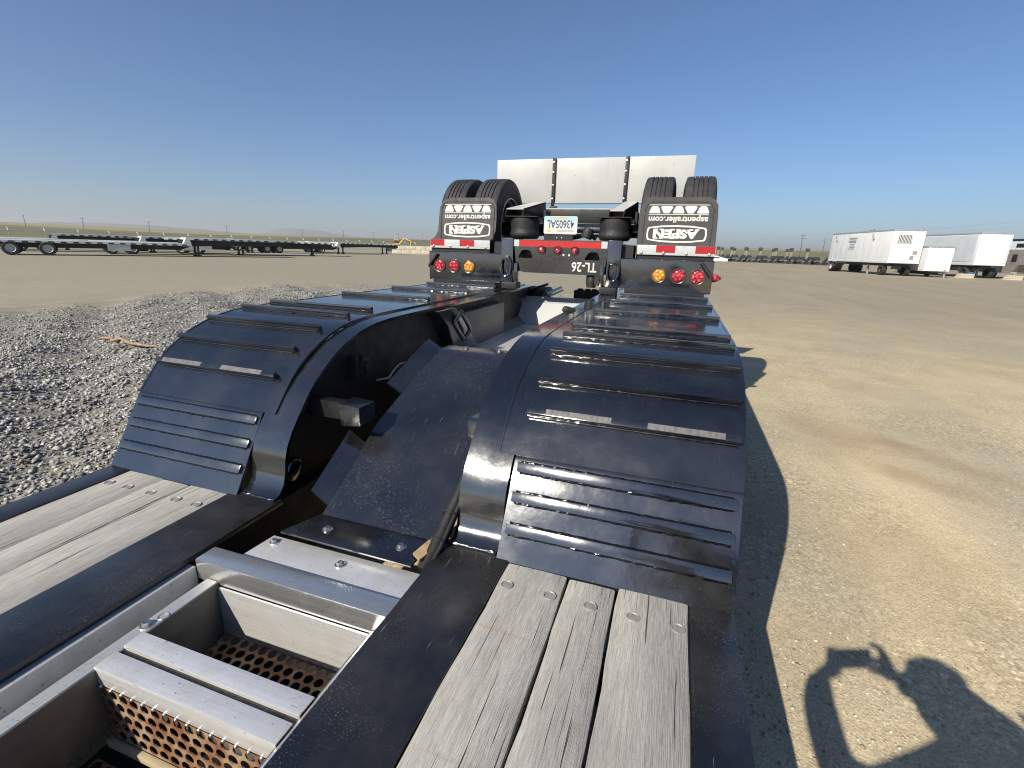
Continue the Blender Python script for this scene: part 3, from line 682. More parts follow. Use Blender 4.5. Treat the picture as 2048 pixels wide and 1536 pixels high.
    inner = [(cx - .268, 1.06), (cx - .268, 1.34), (cx - .245, 1.385), (cx - .20, 1.402), (cx + .20, 1.402), (cx + .245, 1.385), (cx + .268, 1.34), (cx + .268, 1.06)]
    build(MB().tube([(x, lean(z) - .0005, z) for x, z in inner], .0045, 6), 'raised_border', M_FLAP, flap, smooth=60)
    def fy(z): return lean(z) - .0025
    for zz in (1.376, 1.302):
        mb = MB().add([(cx - .235, fy(zz), zz - .0028), (cx + .235, fy(zz), zz - .0028), (cx + .235, fy(zz), zz + .0028), (cx - .235, fy(zz), zz + .0028)], [(0, 1, 2, 3)]); build(mb, 'white_line', M_WHITE, flap)
    for k in range(5):
        c0 = cx - .188 + .094 * k; flipd = k % 2 == 1
        wB, wT = (.027, .046) if flipd else (.046, .027)
        zs, zt_ = 1.311, 1.367
        q = [(c0 - wB + .006, zs), (c0 + wB - .006, zs), (c0 + wB, zs + .008), (c0 + wT + .003, zt_ - .01), (c0 + wT - .008, zt_), (c0 - wT + .008, zt_), (c0 - wT - .003, zt_ - .01), (c0 - wB, zs + .008)]
        build(MB().add([(x, fy(z), z) for x, z in q], [tuple(range(8))]), 'white_mark', M_WHITE, flap)
    flip_text('aspentrailer.com', .09, cx, 1.268, fy(1.268), 'lettering', M_WHITE, flap, .0026, .465, .062)
    flip_text('ASPEN', .1, cx - .005, 1.149, fy(1.149), 'lettering', M_WHITE, flap, .0062, .36, .073)
    sf = MB()                                                   # slab serifs of the brand lettering
    for q in (-.165, -.118, -.022, .025, .112, .158):
        for zz in ((1.149 - .034, 1.149 + .034) if q in (.112, .158) else (1.149 + .034,) if q < .0 else (1.149 - .034, 1.149 + .034)):
            sf.add([(cx - .005 + -q - .017, fy(1.149) - .0004, zz - .006), (cx - .005 - q + .017, fy(1.149) - .0004, zz - .006), (cx - .005 - q + .017, fy(1.149) - .0004, zz + .006), (cx - .005 - q - .017, fy(1.149) - .0004, zz + .006)], [(0, 1, 2, 3)])
    build(sf, 'lettering_serif', M_WHITE, flap)
    ov = []
    for (x, z) in ((-.235, .035), (-.225, .052), (-.12, .066), (0, .070), (.12, .066), (.225, .052), (.235, .035), (.238, 0), (.235, -.035), (.225, -.052), (.12, -.066), (0, -.070), (-.12, -.066), (-.225, -.052), (-.235, -.035), (-.238, 0)):
        ov.append((cx + x, z + 1.149))
    n = len(ov); v = [(x, fy(z), z) for x, z in ov] + [(cx + (x - cx) * .945, fy(z), 1.149 + (z - 1.149) * .80) for x, z in ov]
    build(MB().add(v, [(i, (i + 1) % n, n + (i + 1) % n, n + i) for i in range(n)]), 'logo_frame', M_WHITE, flap)
    x0, x1 = X(.672, 1.294)
    cl = build(MB().box(x0, x1, YF + .018, YF + .034, .978, 1.056), 'flap_clamp', M_WHTAPE, axle, bevel=.002)
    for (u0, u1) in ((.225, .430), (.645, .815)) if sgn < 0 else ((.225, .435), (.635, .845)):
        pass
    W_ = .622
    for k in range(2):
        if sgn > 0: ra, rb = x0 + W_ * (.25 + .5 * k), x0 + W_ * (.495 + .5 * k)
        else: ra, rb = x0 + W_ * (.005 + .5 * k), x0 + W_ * (.245 + .5 * k)
        build(MB().box(ra, rb, YF + .0165, YF + .0178, .998, 1.0555), 'red_tape', M_REDTAPE, cl)
    for k in range(4):
        build(MB().lathe([(.012, 0), (.012, .004), (.006, .008), (0, .009)], (x0 + W_ * (.06 + .29 * k), YF + .0178, .994), (0, -1, 0), 12), 'bolt', M_GALV, cl, smooth=40)
    build(MB().box(*X(.68, 1.288), YF + .036, YF + .11, .946, 1.0), 'flap_bracket', M_DARK, axle)
    # twin tyres
    for xx in (.785, 1.125):
        R0 = .475; hw = .132; cz = 1.185; cy = 4.915
        pr = [(.285, -hw * .86), (.33, -hw), (.40, -hw * 1.02), (R0 - .045, -hw * .97), (R0 - .012, -hw * .90), (R0 - .003, -hw * .80)]
        for g_ in (-.056, -.019, .019, .056): pr += [(R0, g_ - .0052), (R0 - .012, g_ - .0034), (R0 - .012, g_ + .0034), (R0, g_ + .0052)]
        pr += [(R0 - .003, hw * .80), (R0 - .012, hw * .90), (R0 - .045, hw * .97), (.40, hw * 1.02), (.33, hw), (.285, hw * .86)]
        w = build(MB().lathe(pr, (sgn * xx, cy, cz), (1, 0, 0), 96, False), 'tyre', M_TIRE, axle, smooth=32)
        rb_ = MB()
        for (rr_, hh_) in ((.345, 1.005), (.375, 1.018)):
            for s2 in (-1, 1): rb_.tube([(sgn * xx + s2 * hw * hh_, cy + rr_ * math.cos(t), cz + rr_ * math.sin(t)) for t in np.linspace(0, 6.283, 49)[:-1]], .003, 5, True)
        build(rb_, 'sidewall_rib', M_TIRE, w, smooth=60)
        out = 1 if (xx > 1) else -1
        rm = [(.292, hw * .90), (.286, hw * .70), (.255, hw * .55), (.240, -.02), (.17, -.05), (.12, -.05), (.11, .02), (.0, .03)]
        r_ = build(MB().lathe(rm, (sgn * xx, cy, cz), (sgn * out, 0, 0), 40, False), 'rim', plain('grey_rim', (.12, .12, .13), .45, .4) if 'grey_rim' not in MATS else MATS['grey_rim'], w, smooth=40)
        build(MB().tube([(sgn * xx + sgn * out * hw * .90, cy + .291 * math.cos(t), cz + .291 * math.sin(t)) for t in np.linspace(0, 6.283, 49)[:-1]], .0055, 6, True), 'rim_edge', M_CHROME, r_, smooth=60)
    # air spring with its plate and bracket
    cx0 = sgn * .432; ys_ = 4.66
    build(MB().lathe([(.05, -.10), (.125, -.098), (.146, -.075), (.150, -.05), (.138, -.032), (.137, .0), (.143, .05), (.141, .085), (.12, .094), (0, .094)], (cx0, ys_, 1.185), (0, 0, 1), 36), 'air_spring', M_RUB, axle, smooth=50)
    br = build(MB().box(cx0 - .155, cx0 + .155, ys_ - .14, ys_ + .14, 1.280, 1.288), 'spring_plate', M_DARK, axle, bevel=.002)
    yy0, yy1 = ys_ - .13, ys_ + .30
    lid = MB()
    P = [(cx0 - .15, yy0, 1.355), (cx0 + .02, yy0, 1.355), (cx0 + .11, yy1, 1.45), (cx0 - .02, yy1, 1.45)] if sgn < 0 else [(cx0 - .045, yy0, 1.345), (cx0 + .085, yy0, 1.345), (cx0 + .155, yy1, 1.455), (cx0 + .03, yy1, 1.455)]
    lid.add(P + [(x, y, z - .009) for x, y, z in P], [(0, 1, 2, 3), (7, 6, 5, 4), (0, 4, 5, 1), (1, 5, 6, 2), (2, 6, 7, 3), (3, 7, 4, 0)])
    build(lid, 'bracket_lid', M_ALU, axle)
    for k, (pa, pb) in enumerate(((P[0], P[3]), (P[1], P[2]))):
        sd_ = MB().add([pa, pb, (pb[0] + .015, pb[1], 1.289), (pa[0] - .01, pa[1] - .0, 1.289), (pa[0] + .006, pa[1], pa[2]), (pb[0] + .006, pb[1], pb[2]), (pb[0] + .021, pb[1], 1.289), (pa[0] - .004, pa[1], 1.289)], [(0, 1, 2, 3), (7, 6, 5, 4), (0, 4, 5, 1), (1, 5, 6, 2), (2, 6, 7, 3), (3, 7, 4, 0)])
        build(sd_, 'bracket_side', M_DARK, axle)
    build(MB().box(cx0 - .04, cx0 + .03, ys_ - .02, ys_ + .10, 1.289, 1.335), 'bracket_core', M_RUSTBR, axle, bevel=.004)
    build(MB().box(cx0 + .155, cx0 + .175, ys_ + .1, ys_ + .3, 1.2, 1.36) if sgn < 0 else MB().box(cx0 + .16, cx0 + .18, ys_ + .1, ys_ + .3, 1.18, 1.35), 'hanger_plate', M_DARK, axle)
# centre plate
CP = [(-.428, 1.075), (.428, 1.078), (.428, .96), (.41, .79), (.375, .70), (.335, .70), (.33, .785), (-.33, .785), (-.36, .80), (-.375, .86), (-.405, .88)]
def plate_with_holes():
    bm = bmesh.new(); outer = [bm.verts.new((x, YF, z)) for x, z in CP]
    eds = [bm.edges.new((outer[i], outer[(i + 1) % len(outer)])) for i in range(len(outer))]
    for hole in ([(-.378, .912), (-.250, .912), (-.248, .93), (-.268, .975), (-.285, .985), (-.335, .985), (-.352, .975), (-.378, .93)], [(.235, .914), (.362, .914), (.364, .93), (.345, .972), (.33, .982), (.278, .982), (.262, .972), (.235, .93)]):
        hv = [bm.verts.new((x, YF, z)) for x, z in hole]; eds += [bm.edges.new((hv[i], hv[(i + 1) % len(hv)])) for i in range(len(hv))]
    bmesh.ops.triangle_fill(bm, use_beauty=True, use_dissolve=False, edges=eds)
    r = bmesh.ops.extrude_face_region(bm, geom=bm.faces[:]); bmesh.ops.translate(bm, verts=[e for e in r['geom'] if isinstance(e, bmesh.types.BMVert)], vec=(0, .014, 0))
    bm.verts.index_update(); mb = MB(); mb.v = [v.co.copy() for v in bm.verts]; mb.f = [tuple(v.index for v in f.verts) for f in bm.faces]; bm.free(); return mb
cp = build(plate_with_holes(), 'centre_plate', M_PAINT, axle)
build(MB().box(-.425, -.377, YF - .002, YF - .0006, 1.014, 1.071), 'white_tape', M_WHTAPE, cp)
build(MB().box(.371, .423, YF - .002, YF - .0006, 1.016, 1.073), 'white_tape', M_WHTAPE, cp)
build(MB().box(-.3768, .3708, YF - .002, YF - .0006, 1.015, 1.068), 'red_tape', plain('bright_red_tape', (.42, .022, .018), .35, var=.08, vs=40), cp)
for xx in (-.16, -.012, .142):
    lp = build(MB().lathe([(.038, 0), (.039, .008), (.034, .013), (.029, .010)], (xx, YF - .002, .987), (0, -1, 0), 24), 'marker_lamp', M_RUB, axle, smooth=40)
    build(MB().lathe([(.030, .004), (.028, .014), (.018, .022), (0, .026)], (xx, YF - .002, .987), (0, -1, 0), 20), 'lens', M_RED, lp, smooth=60)
for xx in (.042, .093): build(MB().lathe([(.0095, 0), (.009, .004), (.004, .006), (0, .0065)], (xx, YF, .949), (0, -1, 0), 12), 'screw', M_WHITE, cp, smooth=60)
flip_text('TL-26', .12, .232, .851, YF - .0015, 'lettering', M_WHITE, cp, .0022, .222, .084)
build(MB().box(-.425, .425, YF + .10, YF + .22, .79, 1.06), 'cross_beam', M_DARK, axle)
# licence plate on its bracket
ob = build(MB().box(-.165, .10, 4.40, 4.412, 1.06, 1.16), 'plate_bracket', M_DARK, axle)
for xx in (-.045, .0): build(MB().lathe([(.006, 0), (.005, .004), (0, .005)], (xx, 4.399, 1.098), (0, -1, 0), 10), 'screw', M_WHITE, ob)
pl = [(-.152, .066), (-.142, .076), (.142, .076), (.152, .066), (.152, -.066), (.142, -.076), (-.142, -.076), (-.152, -.066)]
pc = (-.016, 1.205); yp = 4.392
plate = build(MB().prism([(x + pc[0], z + pc[1]) for x, z in pl], 'y', yp, yp + .002), 'licence_plate', M_PLATE, axle)
build(MB().box(pc[0] - .148, pc[0] + .148, yp - .0008, yp - .0003, pc[1] + .045, pc[1] + .073), 'blue_band', M_PBLUE, plate)
mt = [(-.148, .045), (-.10, .03), (-.07, .045)]; build(MB().add([(x + pc[0], yp - .0006, z + pc[1]) for x, z in mt], [(0, 1, 2)]), 'blue_band', M_PBLUE, plate)
mt = [(.148, .045), (.10, .022), (.06, .045)]; build(MB().add([(x + pc[0], yp - .0006, z + pc[1]) for x, z in mt], [(0, 1, 2)]), 'blue_band', M_PBLUE, plate)
build(MB().box(pc[0] - .075, pc[0] + .075, yp - .0013, yp - .0009, pc[1] + .056, pc[1] + .071), 'yellow_band', M_PYEL, plate)
build(MB().box(pc[0] - .12, pc[0] - .085, yp - .0013, yp - .0009, pc[1] - .055, pc[1] - .030), 'tab_sticker', M_PYEL, plate)
flip_text('43605AL', .1, pc[0], pc[1] + .008, yp - .0016, 'lettering', M_PDK, plate, .0008, .245, .068)
flip_text('WASHINGTON', .1, pc[0] + .045, pc[1] - .046, yp - .0016, 'lettering', M_PRED, plate, .0004, .155, .017)
flip_text('COMBINATION', .1, pc[0], pc[1] + .0635, yp - .0018, 'lettering', M_PRED, plate, .0, .12, .010)
# axle tube, cross pieces and plumbing
build(MB().tube([(-.95, 4.915, 1.185), (.95, 4.915, 1.185)], .065, 20), 'axle_tube', M_PAINT, axle, smooth=50)
build(MB().box(-.55, .55, 5.30, 5.42, 1.27, 1.41), 'cross_beam', M_DARK, axle, bevel=.006)
build(MB().box(-.60, .60, 5.405, 5.42, 1.418, 1.428), 'beam_edge', M_ALU, axle)
build(MB().tube([(-.15, 4.45, 1.09), (.0, 4.5, 1.09), (.13, 4.46, 1.11), (.22, 4.5, 1.14), (.28, 4.55, 1.10)], .02, 8), 'air_line', M_RUB, axle, smooth=60)
build(MB().lathe([(.05, 0), (.055, .05), (.04, .09), (0, .095)], (.20, 4.5, 1.10), (.3, 0, 1), 14), 'brake_valve', M_RUB, axle, smooth=50)
build(MB().lathe([(.04, -.06), (.048, -.03), (.048, .04), (.03, .06), (0, .06)], (.295, 4.40, .735), (0, 0, 1), 16), 'brake_valve', M_RUB, axle, smooth=50)
# tall white three-panel guard behind the tyres
YP = 5.5
for (x0, x1) in ((-1.045, -.388), (-.372, .388), (.404, 1.063)):
    sh = build(MB().box(x0, x1, YP, YP + .006, 1.49, 1.94), 'guard_panel', M_PANEL, axle, bevel=.0015)
for xx in (-.38, .396):
    st = build(MB().box(xx - .017, xx + .017, YP - .022, YP - .001, 1.42, 1.945), 'guard_strap', M_DARK, axle, bevel=.002)
    for zz in (1.53, 1.67, 1.80, 1.90): build(MB().lathe([(.011, 0), (.010, .006), (0, .008)], (xx - .004, YP - .022, zz), (0, -1, 0), 8), 'bolt', M_GALV, st)
    build(MB().box(xx - .03, xx + .045, YP - .03, YP + .03, 1.38, 1.455), 'guard_hinge', M_DARK, axle, bevel=.004)
build(MB().tube([(-.75, YP - .01, 1.478), (.95, YP - .01, 1.485)], .0035, 6), 'guard_edge_wire', M_DARK, axle)
build(MB().box(-.42, -.36, 5.40, 5.53, 1.30, 1.39).box(.375, .435, 5.40, 5.53, 1.30, 1.39), 'guard_arm', M_DARK, axle)
# ================================================================== FAR GROUND, HILLS
def field_mat(name, stops, sc):
    t = NT(name); v = t.coord()
    c = t.ramp(t.noise(t.coord((1, .25, 1)), sc, 6, .65), stops); t.set(Base_Color=c, Roughness=.95); t.b.inputs['Specular IOR Level'].default_value = .1
    t.bump(t.noise(v, .35, 6, .7), .6, .5); return t.m
M_CROP = field_mat('green_crop', [(.3, (.12, .125, .065)), (.55, (.17, .168, .095)), (.75, (.25, .225, .14))], .03)
M_STRAW = field_mat('straw_field', [(.3, (.20, .17, .085)), (.6, (.30, .255, .13)), (.8, (.36, .31, .18))], .02)
M_HILL = field_mat('dry_hill', [(.3, (.16, .145, .125)), (.7, (.21, .19, .165))], .002)
def ring(name, r0, r1, az0, az1, zf, mat, nr=14, na=160):
    az = np.linspace(rad(az0), rad(az1), na); rr = np.geomspace(r0, r1, nr)
    A, Rr = np.meshgrid(az, rr); Xx = 1.03 + Rr * np.sin(A); Yy = Rr * np.cos(A); Z = zf(A, Rr)
    v = np.stack([Xx.ravel(), Yy.ravel(), Z.ravel()], 1); i = np.arange(len(v)).reshape(nr, na)
    q = np.stack([i[:-1, :-1].ravel(), i[:-1, 1:].ravel(), i[1:, 1:].ravel(), i[1:, :-1].ravel()], 1)
    me = bpy.data.meshes.new(name); me.from_pydata(v.tolist(), [], q.tolist()); me.shade_smooth(); me.materials.append(mat)
    o = bpy.data.objects.new(name, me); COL.objects.link(o); o['kind'] = 'structure'; return o
def sst(x, a, b): t = np.clip((x - a) / (b - a), 0, 1); return t * t * (3 - 2 * t)
def zcrop(A, R_): return -.25 + 6.6 * sst(R_, 165, 520) * (.85 + .15 * np.sin(A * 9)) + .0 * R_
ring('crop_field', 168, 560, -100, 75, zcrop, M_CROP)
ring('stubble_field', 540, 1500, -100, 75, lambda A, R_: 5.8 * (.85 + .15 * np.sin(A * 9)) + 13.0 * sst(R_, 540, 1400) * (.8 + .2 * np.sin(A * 5 + 1)), M_STRAW)
def ridge(pts, depth):
    ax = np.array([p[0] for p in pts]); hh = np.array([p[1] for p in pts])
    def f(A, R_):
        a = np.degrees(A); h = np.interp(a, ax, hh); t = (R_ - R_.min()) / (R_.max() - R_.min())
        return h * np.sin(np.pi * np.clip(t, 0, 1)) ** .8 * (1 + .02 * np.sin(a * 1.7) + .012 * np.sin(a * 4.1)) - 2
    return f
ring('far_hill', 3200, 5200, -66, -42, ridge([(-66, 0), (-63.5, 46), (-61, 70), (-57, 76), (-53, 70), (-48, 50), (-45, 30), (-42, 0)], 0), M_HILL, 12, 120)
ring('far_hill', 4300, 5900, -48, -29, ridge([(-48, 0), (-46, 34), (-44.2, 92), (-42.6, 116), (-40.5, 106), (-37, 70), (-33, 40), (-29, 0)], 0), M_HILL, 12, 120)

# ================================================================== BACKGROUND TRAILERS, LEFT
M_BTIRE = plain('far_tyre', (.02, .02, .021), .75); M_BWH = plain('far_white_paint', (.55, .56, .55), .45, var=.1, vs=2); M_BGR = plain('far_grey_steel', (.30, .31, .33), .5, var=.25, vs=2)
M_BDK = plain('far_dark_frame', (.018, .019, .021), .55); M_BAL = plain('far_aluminium_deck', (.55, .55, .53), .5, .2, var=.2, vs=3)
def wheel(root, x, y, r=.46, w=.27, rim=M_BWH, side=-1, n=20):
    o = build(MB().lathe([(r * .58, -w / 2), (r * .9, -w / 2), (r, -w * .38), (r, w * .38), (r * .9, w / 2), (r * .58, w / 2)], (x, y, r), (0, 1, 0), n, False), 'wheel', M_BTIRE, root, smooth=40)
    b = MB().lathe([(r * .58, w * .46), (r * .52, w * .40), (r * .46, w * .15), (r * .20, w * .10), (r * .17, w * .30), (0, w * .32)], (x, y, r), (0, side, 0), n, False)
    build(b, 'rim', rim, o, smooth=40); return o
def flatbed(name, label, group, L_low, L_up, zl=.98, zu=1.42, upper_first=True, box=True, rim=M_BWH, axles=(1.2, 2.5)):
    """drop-deck trailer: x runs from the tail to the nose, near side at -y"""
    t = thing(name, label, 'trailer', group=group); W = 1.27; L = L_low + L_up
    build(MB().box(0, L_low, -W, W, zl - .14, zl), 'lower_deck', M_BAL, t, bevel=.01)
    if L_up: build(MB().box(L_low - .05, L, -W, W, zu - .14, zu), 'upper_deck', M_BAL, t, bevel=.01)
    if L_up: build(MB().prism([(L_low - .25, zl - .05), (L_low + .0, zu + .02), (L_low + .18, zu + .02), (L_low + .3, zl - .2), (L_low - .25, zl - .2)], 'y', -W - .01, W + .01), 'riser', M_BWH, t)
    for s_ in (-1, 1):
        build(MB().box(.1, L_low - .3, s_ * .45 - .06, s_ * .45 + .06, zl - .5, zl - .142), 'frame_beam', M_BDK, t)
        if L_up: build(MB().prism([(L_low - .4, zl - .5), (L_low + .4, zu - .65), (L - .8, zu - .5), (L - .2, zu - .3), (L - .2, zu - .142), (L_low - .3, zu - .142)], 'y', s_ * .45 - .06, s_ * .45 + .06), 'frame_beam', M_BDK, t)
        # side rail with stake pockets
        build(MB().box(.02, L_low - .06, s_ * (W + .012) - .012, s_ * (W + .012) + .012, zl - .17, zl - .03), 'side_rail', M_BWH, t)
        mb = MB()
        x = .35
        while x < L_low - .3: mb.box(x, x + .28, s_ * (W + .034) - .009, s_ * (W + .034) + .009, zl - .155, zl - .07); x += .62
        build(mb, 'stake_pockets', M_BDK, t, kind='stuff')
        if L_up:
            build(MB().box(L_low + .2, L, s_ * (W + .012) - .012, s_ * (W + .012) + .012, zu - .17, zu - .03), 'side_rail', M_BWH, t)
            mb = MB(); x = L_low + .5
            while x < L - .3: mb.box(x, x + .28, s_ * (W + .034) - .009, s_ * (W + .034) + .009, zu - .155, zu - .07); x += .62
            build(mb, 'stake_pockets', M_BDK, t, kind='stuff')
        xl = L_low + .75 if L_up else L_low - 2.2; top = zu if L_up else zl
        lg = build(MB().box(xl - .07, xl + .07, s_ * .75 - .07, s_ * .75 + .07, .12, top - .15), 'landing_leg', M_BDK, t)
        build(MB().box(xl - .16, xl + .16, s_ * .75 - .14, s_ * .75 + .14, 0, .12), 'foot', M_BDK, lg)
        for ax in axles: wheel(t, ax, s_ * 1.08, .44, .5, rim, s_)
    for ax in axles: build(MB().tube([(ax, -1.0, .44), (ax, 1.0, .44)], .06, 10), 'axle', M_BDK, t)
    if box: build(MB().box(L_low * .55, L_low * .55 + 1.3, -W + .05, -W + .5, zl - .62, zl - .18), 'tool_box', M_BWH, t, bevel=.02)
    return t
GR = 'flatbed trailers parked along the fence'
d1 = math.atan2(27.5 - 19.9, -35.7 + 38.9 + 1.2)
T1 = flatbed('drop_deck_trailer', 'white railed drop deck trailer with bright wheels parked broadside on the gravel yard', GR, 10.6, 6.2, axles=(1.0, 2.75))
T1.location = (-41.2, 19.6, 0); T1.rotation_euler = (0, 0, d1)
T2 = flatbed('drop_deck_trailer', 'drop deck trailer with white skirt box parked behind the bright wheeled one', GR, 9.8, 5.5, axles=(1.2, 2.5))
T2.location = (-42.6, 26.2, 0); T2.rotation_euler = (0, 0, d1 + .02)
build(MB().box(5.0, 8.0, -1.33, -1.27, .42, .80), 'side_skirt', M_BWH, T2)
T3 = flatbed('flatbed_trailer', 'long flat trailer with grey frame standing on its white landing legs', GR, 14.5, 0, zl=1.36, box=False, axles=(1.2, 2.45))
T3.location = (-43.5, 33.0, 0); T3.rotation_euler = (0, 0, d1 - .25)
T4 = flatbed('drop_deck_trailer', 'grey drop deck trailer nearest the pale block wall', GR, 9.5, 5.0, axles=(1.2, 2.5), box=False)
T4.location = (-45.5, 44.5, 0); T4.rotation_euler = (0, 0, d1 + .0)
T5 = flatbed('flatbed_trailer', 'long flat trailer parked in front of the pale block wall', GR, 14.0, 0, zl=1.38, box=False, axles=(1.2, 2.45))
T5.location = (-46.5, 53.0, 0); T5.rotation_euler = (0, 0, d1 - .05)

T6 = flatbed('drop_deck_trailer', 'dark drop deck trailer with grey wheels half hidden behind the bright wheeled one', GR, 9.0, 5.5, axles=(1.2, 2.5), rim=M_BGR)
T6.location = (-49.5, 24.0, 0); T6.rotation_euler = (0, 0, d1 + .03)
T7 = flatbed('flatbed_trailer', 'flat trailer with tool box parked between the drop deck trailers', GR, 14.5, 0, zl=1.34, box=True, axles=(1.2, 2.45))
T7.location = (-51.0, 33.0, 0); T7.rotation_euler = (0, 0, d1 + .05)
T8 = flatbed('drop_deck_trailer', 'far drop deck trailer standing before the fence beside the block wall', GR, 9.8, 5.5, axles=(1.2, 2.5))
T8.location = (-53.5, 48.0, 0); T8.rotation_euler = (0, 0, d1 - .1)
T9 = flatbed('drop_deck_trailer', 'drop deck trailer in the row closest to the left stretch of fence', GR, 9.5, 5.5, axles=(1.2, 2.5))
T9.location = (-57.0, 21.0, 0); T9.rotation_euler = (0, 0, d1 + .02)
T10 = flatbed('flatbed_trailer', 'flat trailer without tool box in the row closest to the fence', GR, 14.5, 0, zl=1.36, box=False, axles=(1.2, 2.45))
T10.location = (-60.0, 38.0, 0); T10.rotation_euler = (0, 0, d1 + .04)
# pale block wall: single blocks
bw = thing('block_wall', 'low wall of pale concrete blocks beyond the flat trailers', 'wall', (-42.0, 68.0, 0), math.atan2(2.6, 6.2))
M_BLOCK = plain('pale_concrete', (.52, .46, .36), .9, var=.15, vs=2)
for j in range(2):
    for i in range(10 if j == 0 else 8):
        x = i * 1.5 + (.75 if j else 0); build(MB().box(x + .01, x + 1.49, -.38, .38, j * .62, j * .62 + .60), 'block', M_BLOCK, bw, bevel=.03)
# yellow excavator beyond
M_YEL = plain('machine_yellow', (.55, .34, .05), .5, var=.2, vs=2)
ex = thing('excavator', 'small yellow excavator beyond the pale block wall', 'excavator', (-53.0, 86.0, 0), .3)
for s_ in (-1, 1): build(MB().prism([(-1.4, .35), (-1.2, 0), (1.2, 0), (1.4, .35), (1.2, .7), (-1.2, .7)], 'y', s_ * .9 - .25, s_ * .9 + .25), 'track', M_BDK, ex)
build(MB().box(-1.3, 1.1, -1.0, 1.0, .75, 1.45), 'house', M_YEL, ex, bevel=.08); build(MB().box(.0, 1.1, .1, 1.0, 1.45, 2.3), 'cab', M_YEL, ex, bevel=.08)
build(MB().box(.05, 1.05, .095, 1.005, 1.6, 2.15), 'cab_window', M_BDK, ex)
build(MB().tube([(1.0, -.2, 1.2), (2.2, -.2, 2.5), (3.6, -.2, 2.0)], [.18, .2, .12], 8), 'boom', M_YEL, ex); build(MB().tube([(3.6, -.2, 2.0), (3.3, -.2, .9)], .12, 8), 'stick', M_YEL, ex)
build(MB().prism([(3.1, .9), (3.5, .9), (3.6, .3), (3.0, .1), (2.8, .5)], 'y', -.6, .2), 'bucket', M_BDK, ex)

# boundary fence with slanted barbed-wire arms
fn = thing('security_fence', 'chain link fence with slanted white barbed wire arms along the yard', 'fence', (-81.5, 22.0, 0), math.atan2(72.0, 17.5))
M_FP = plain('galvanised_post', (.42, .43, .43), .5, .5)
FL = 92; nP = 27
pm_ = None; am_ = None
for i in range(nP):
    x = i * 3.4
    if pm_ is None:
        po = build(MB().tube([(0, 0, 0), (0, 0, 1.62)], .045, 8), 'post', M_FP, fn); pm_ = po.data
        ao = build(MB().tube([(0, 0, 1.60), (.0, .34, 1.98)], .05, 6), 'arm', M_BWH, po); am_ = ao.data
    else:
        po = bpy.data.objects.new('post', pm_); COL.objects.link(po); po.parent = fn
        ao = bpy.data.objects.new('arm', am_); COL.objects.link(ao); ao.parent = po
    po.location = (x, 0, 0)
mb = MB()
for k, (yy, zz) in enumerate(((0, 1.6), (0, .1), (.12, 1.74), (.22, 1.86), (.33, 1.97))): mb.tube([(0, yy, zz), (FL - 4, yy, zz)], .011 if k else .022, 5)
build(mb, 'wire', M_FP, fn)
tm = NT('chain_link'); tv = tm.coord((1, 1, 1), rot=(0, rad(45), 0)); br_ = tm.n('ShaderNodeTexBrick'); br_.inputs['Scale'].default_value = 1.0
tm.set(Base_Color=(.35, .36, .36), Roughness=.5, Metallic=.6)
ms = MB()
for i in range(0, 620):
    x = i * .142; ms.add([(x, 0, .1), (x + .006, 0, .1), (x + 1.5 * .3 + .006, 0, 1.6), (x + 1.5 * .3, 0, 1.6)], [(0, 1, 2, 3)]); ms.add([(x + .45, .004, .1), (x + .456, .004, .1), (x + .006, .004, 1.6), (x, .004, 1.6)], [(0, 1, 2, 3)])
build(ms, 'mesh', tm.m, fn, kind='stuff')

# ================================================================== RIGHT: VAN TRAILERS AND A CAMPER
M_VAN = plain('van_white', (.68, .69, .69), .4, var=.06, vs=1.2); M_VAN2 = plain('van_pale_grey', (.57, .61, .63), .4, var=.07, vs=1.0); M_VEDGE = plain('van_edge_grey', (.28, .28, .29), .5)
M_DECAL = plain('faded_decal', (.26, .28, .30), .6); M_GHOST = plain('ghost_logo', (.58, .60, .61), .45, var=.03)
def van(name, label, L, W, zb, zt, group=None):
    """x runs away from the near end, width along y"""
    t = thing(name, label, 'trailer', group=group)
    build(MB().box(0, L, -W / 2, W / 2, zb, zt), 'body', M_VAN, t, bevel=.03)
    build(MB().box(-.03, L + .03, -W / 2 - .03, W / 2 + .03, zt - .10, zt + .03), 'roof_rail', M_VEDGE, t, bevel=.02)
    for s_ in (-1, 1):
        build(MB().box(.0, L, s_ * (W / 2 + .012) - .012, s_ * (W / 2 + .012) + .012, zb - .02, zb + .16), 'bottom_rail', M_VAN2, t)
        k = 0; x = .6
        while x < L - .2: build(MB().box(x - .02, x + .02, s_ * (W / 2 + .006) - .006, s_ * (W / 2 + .006) + .006, zb + .17, zt - .11), 'panel_seam', M_VAN2, t); x += 1.22
    for yy in (-W / 2 + .05, W / 2 - .05): build(MB().box(-.022, .0, yy - .06, yy + .06, zb, zt - .1), 'corner_post', M_VAN, t)
    build(MB().box(.4, L - .4, -.5, .5, zb - .3, zb - .02), 'underframe', M_BDK, t)
    return t
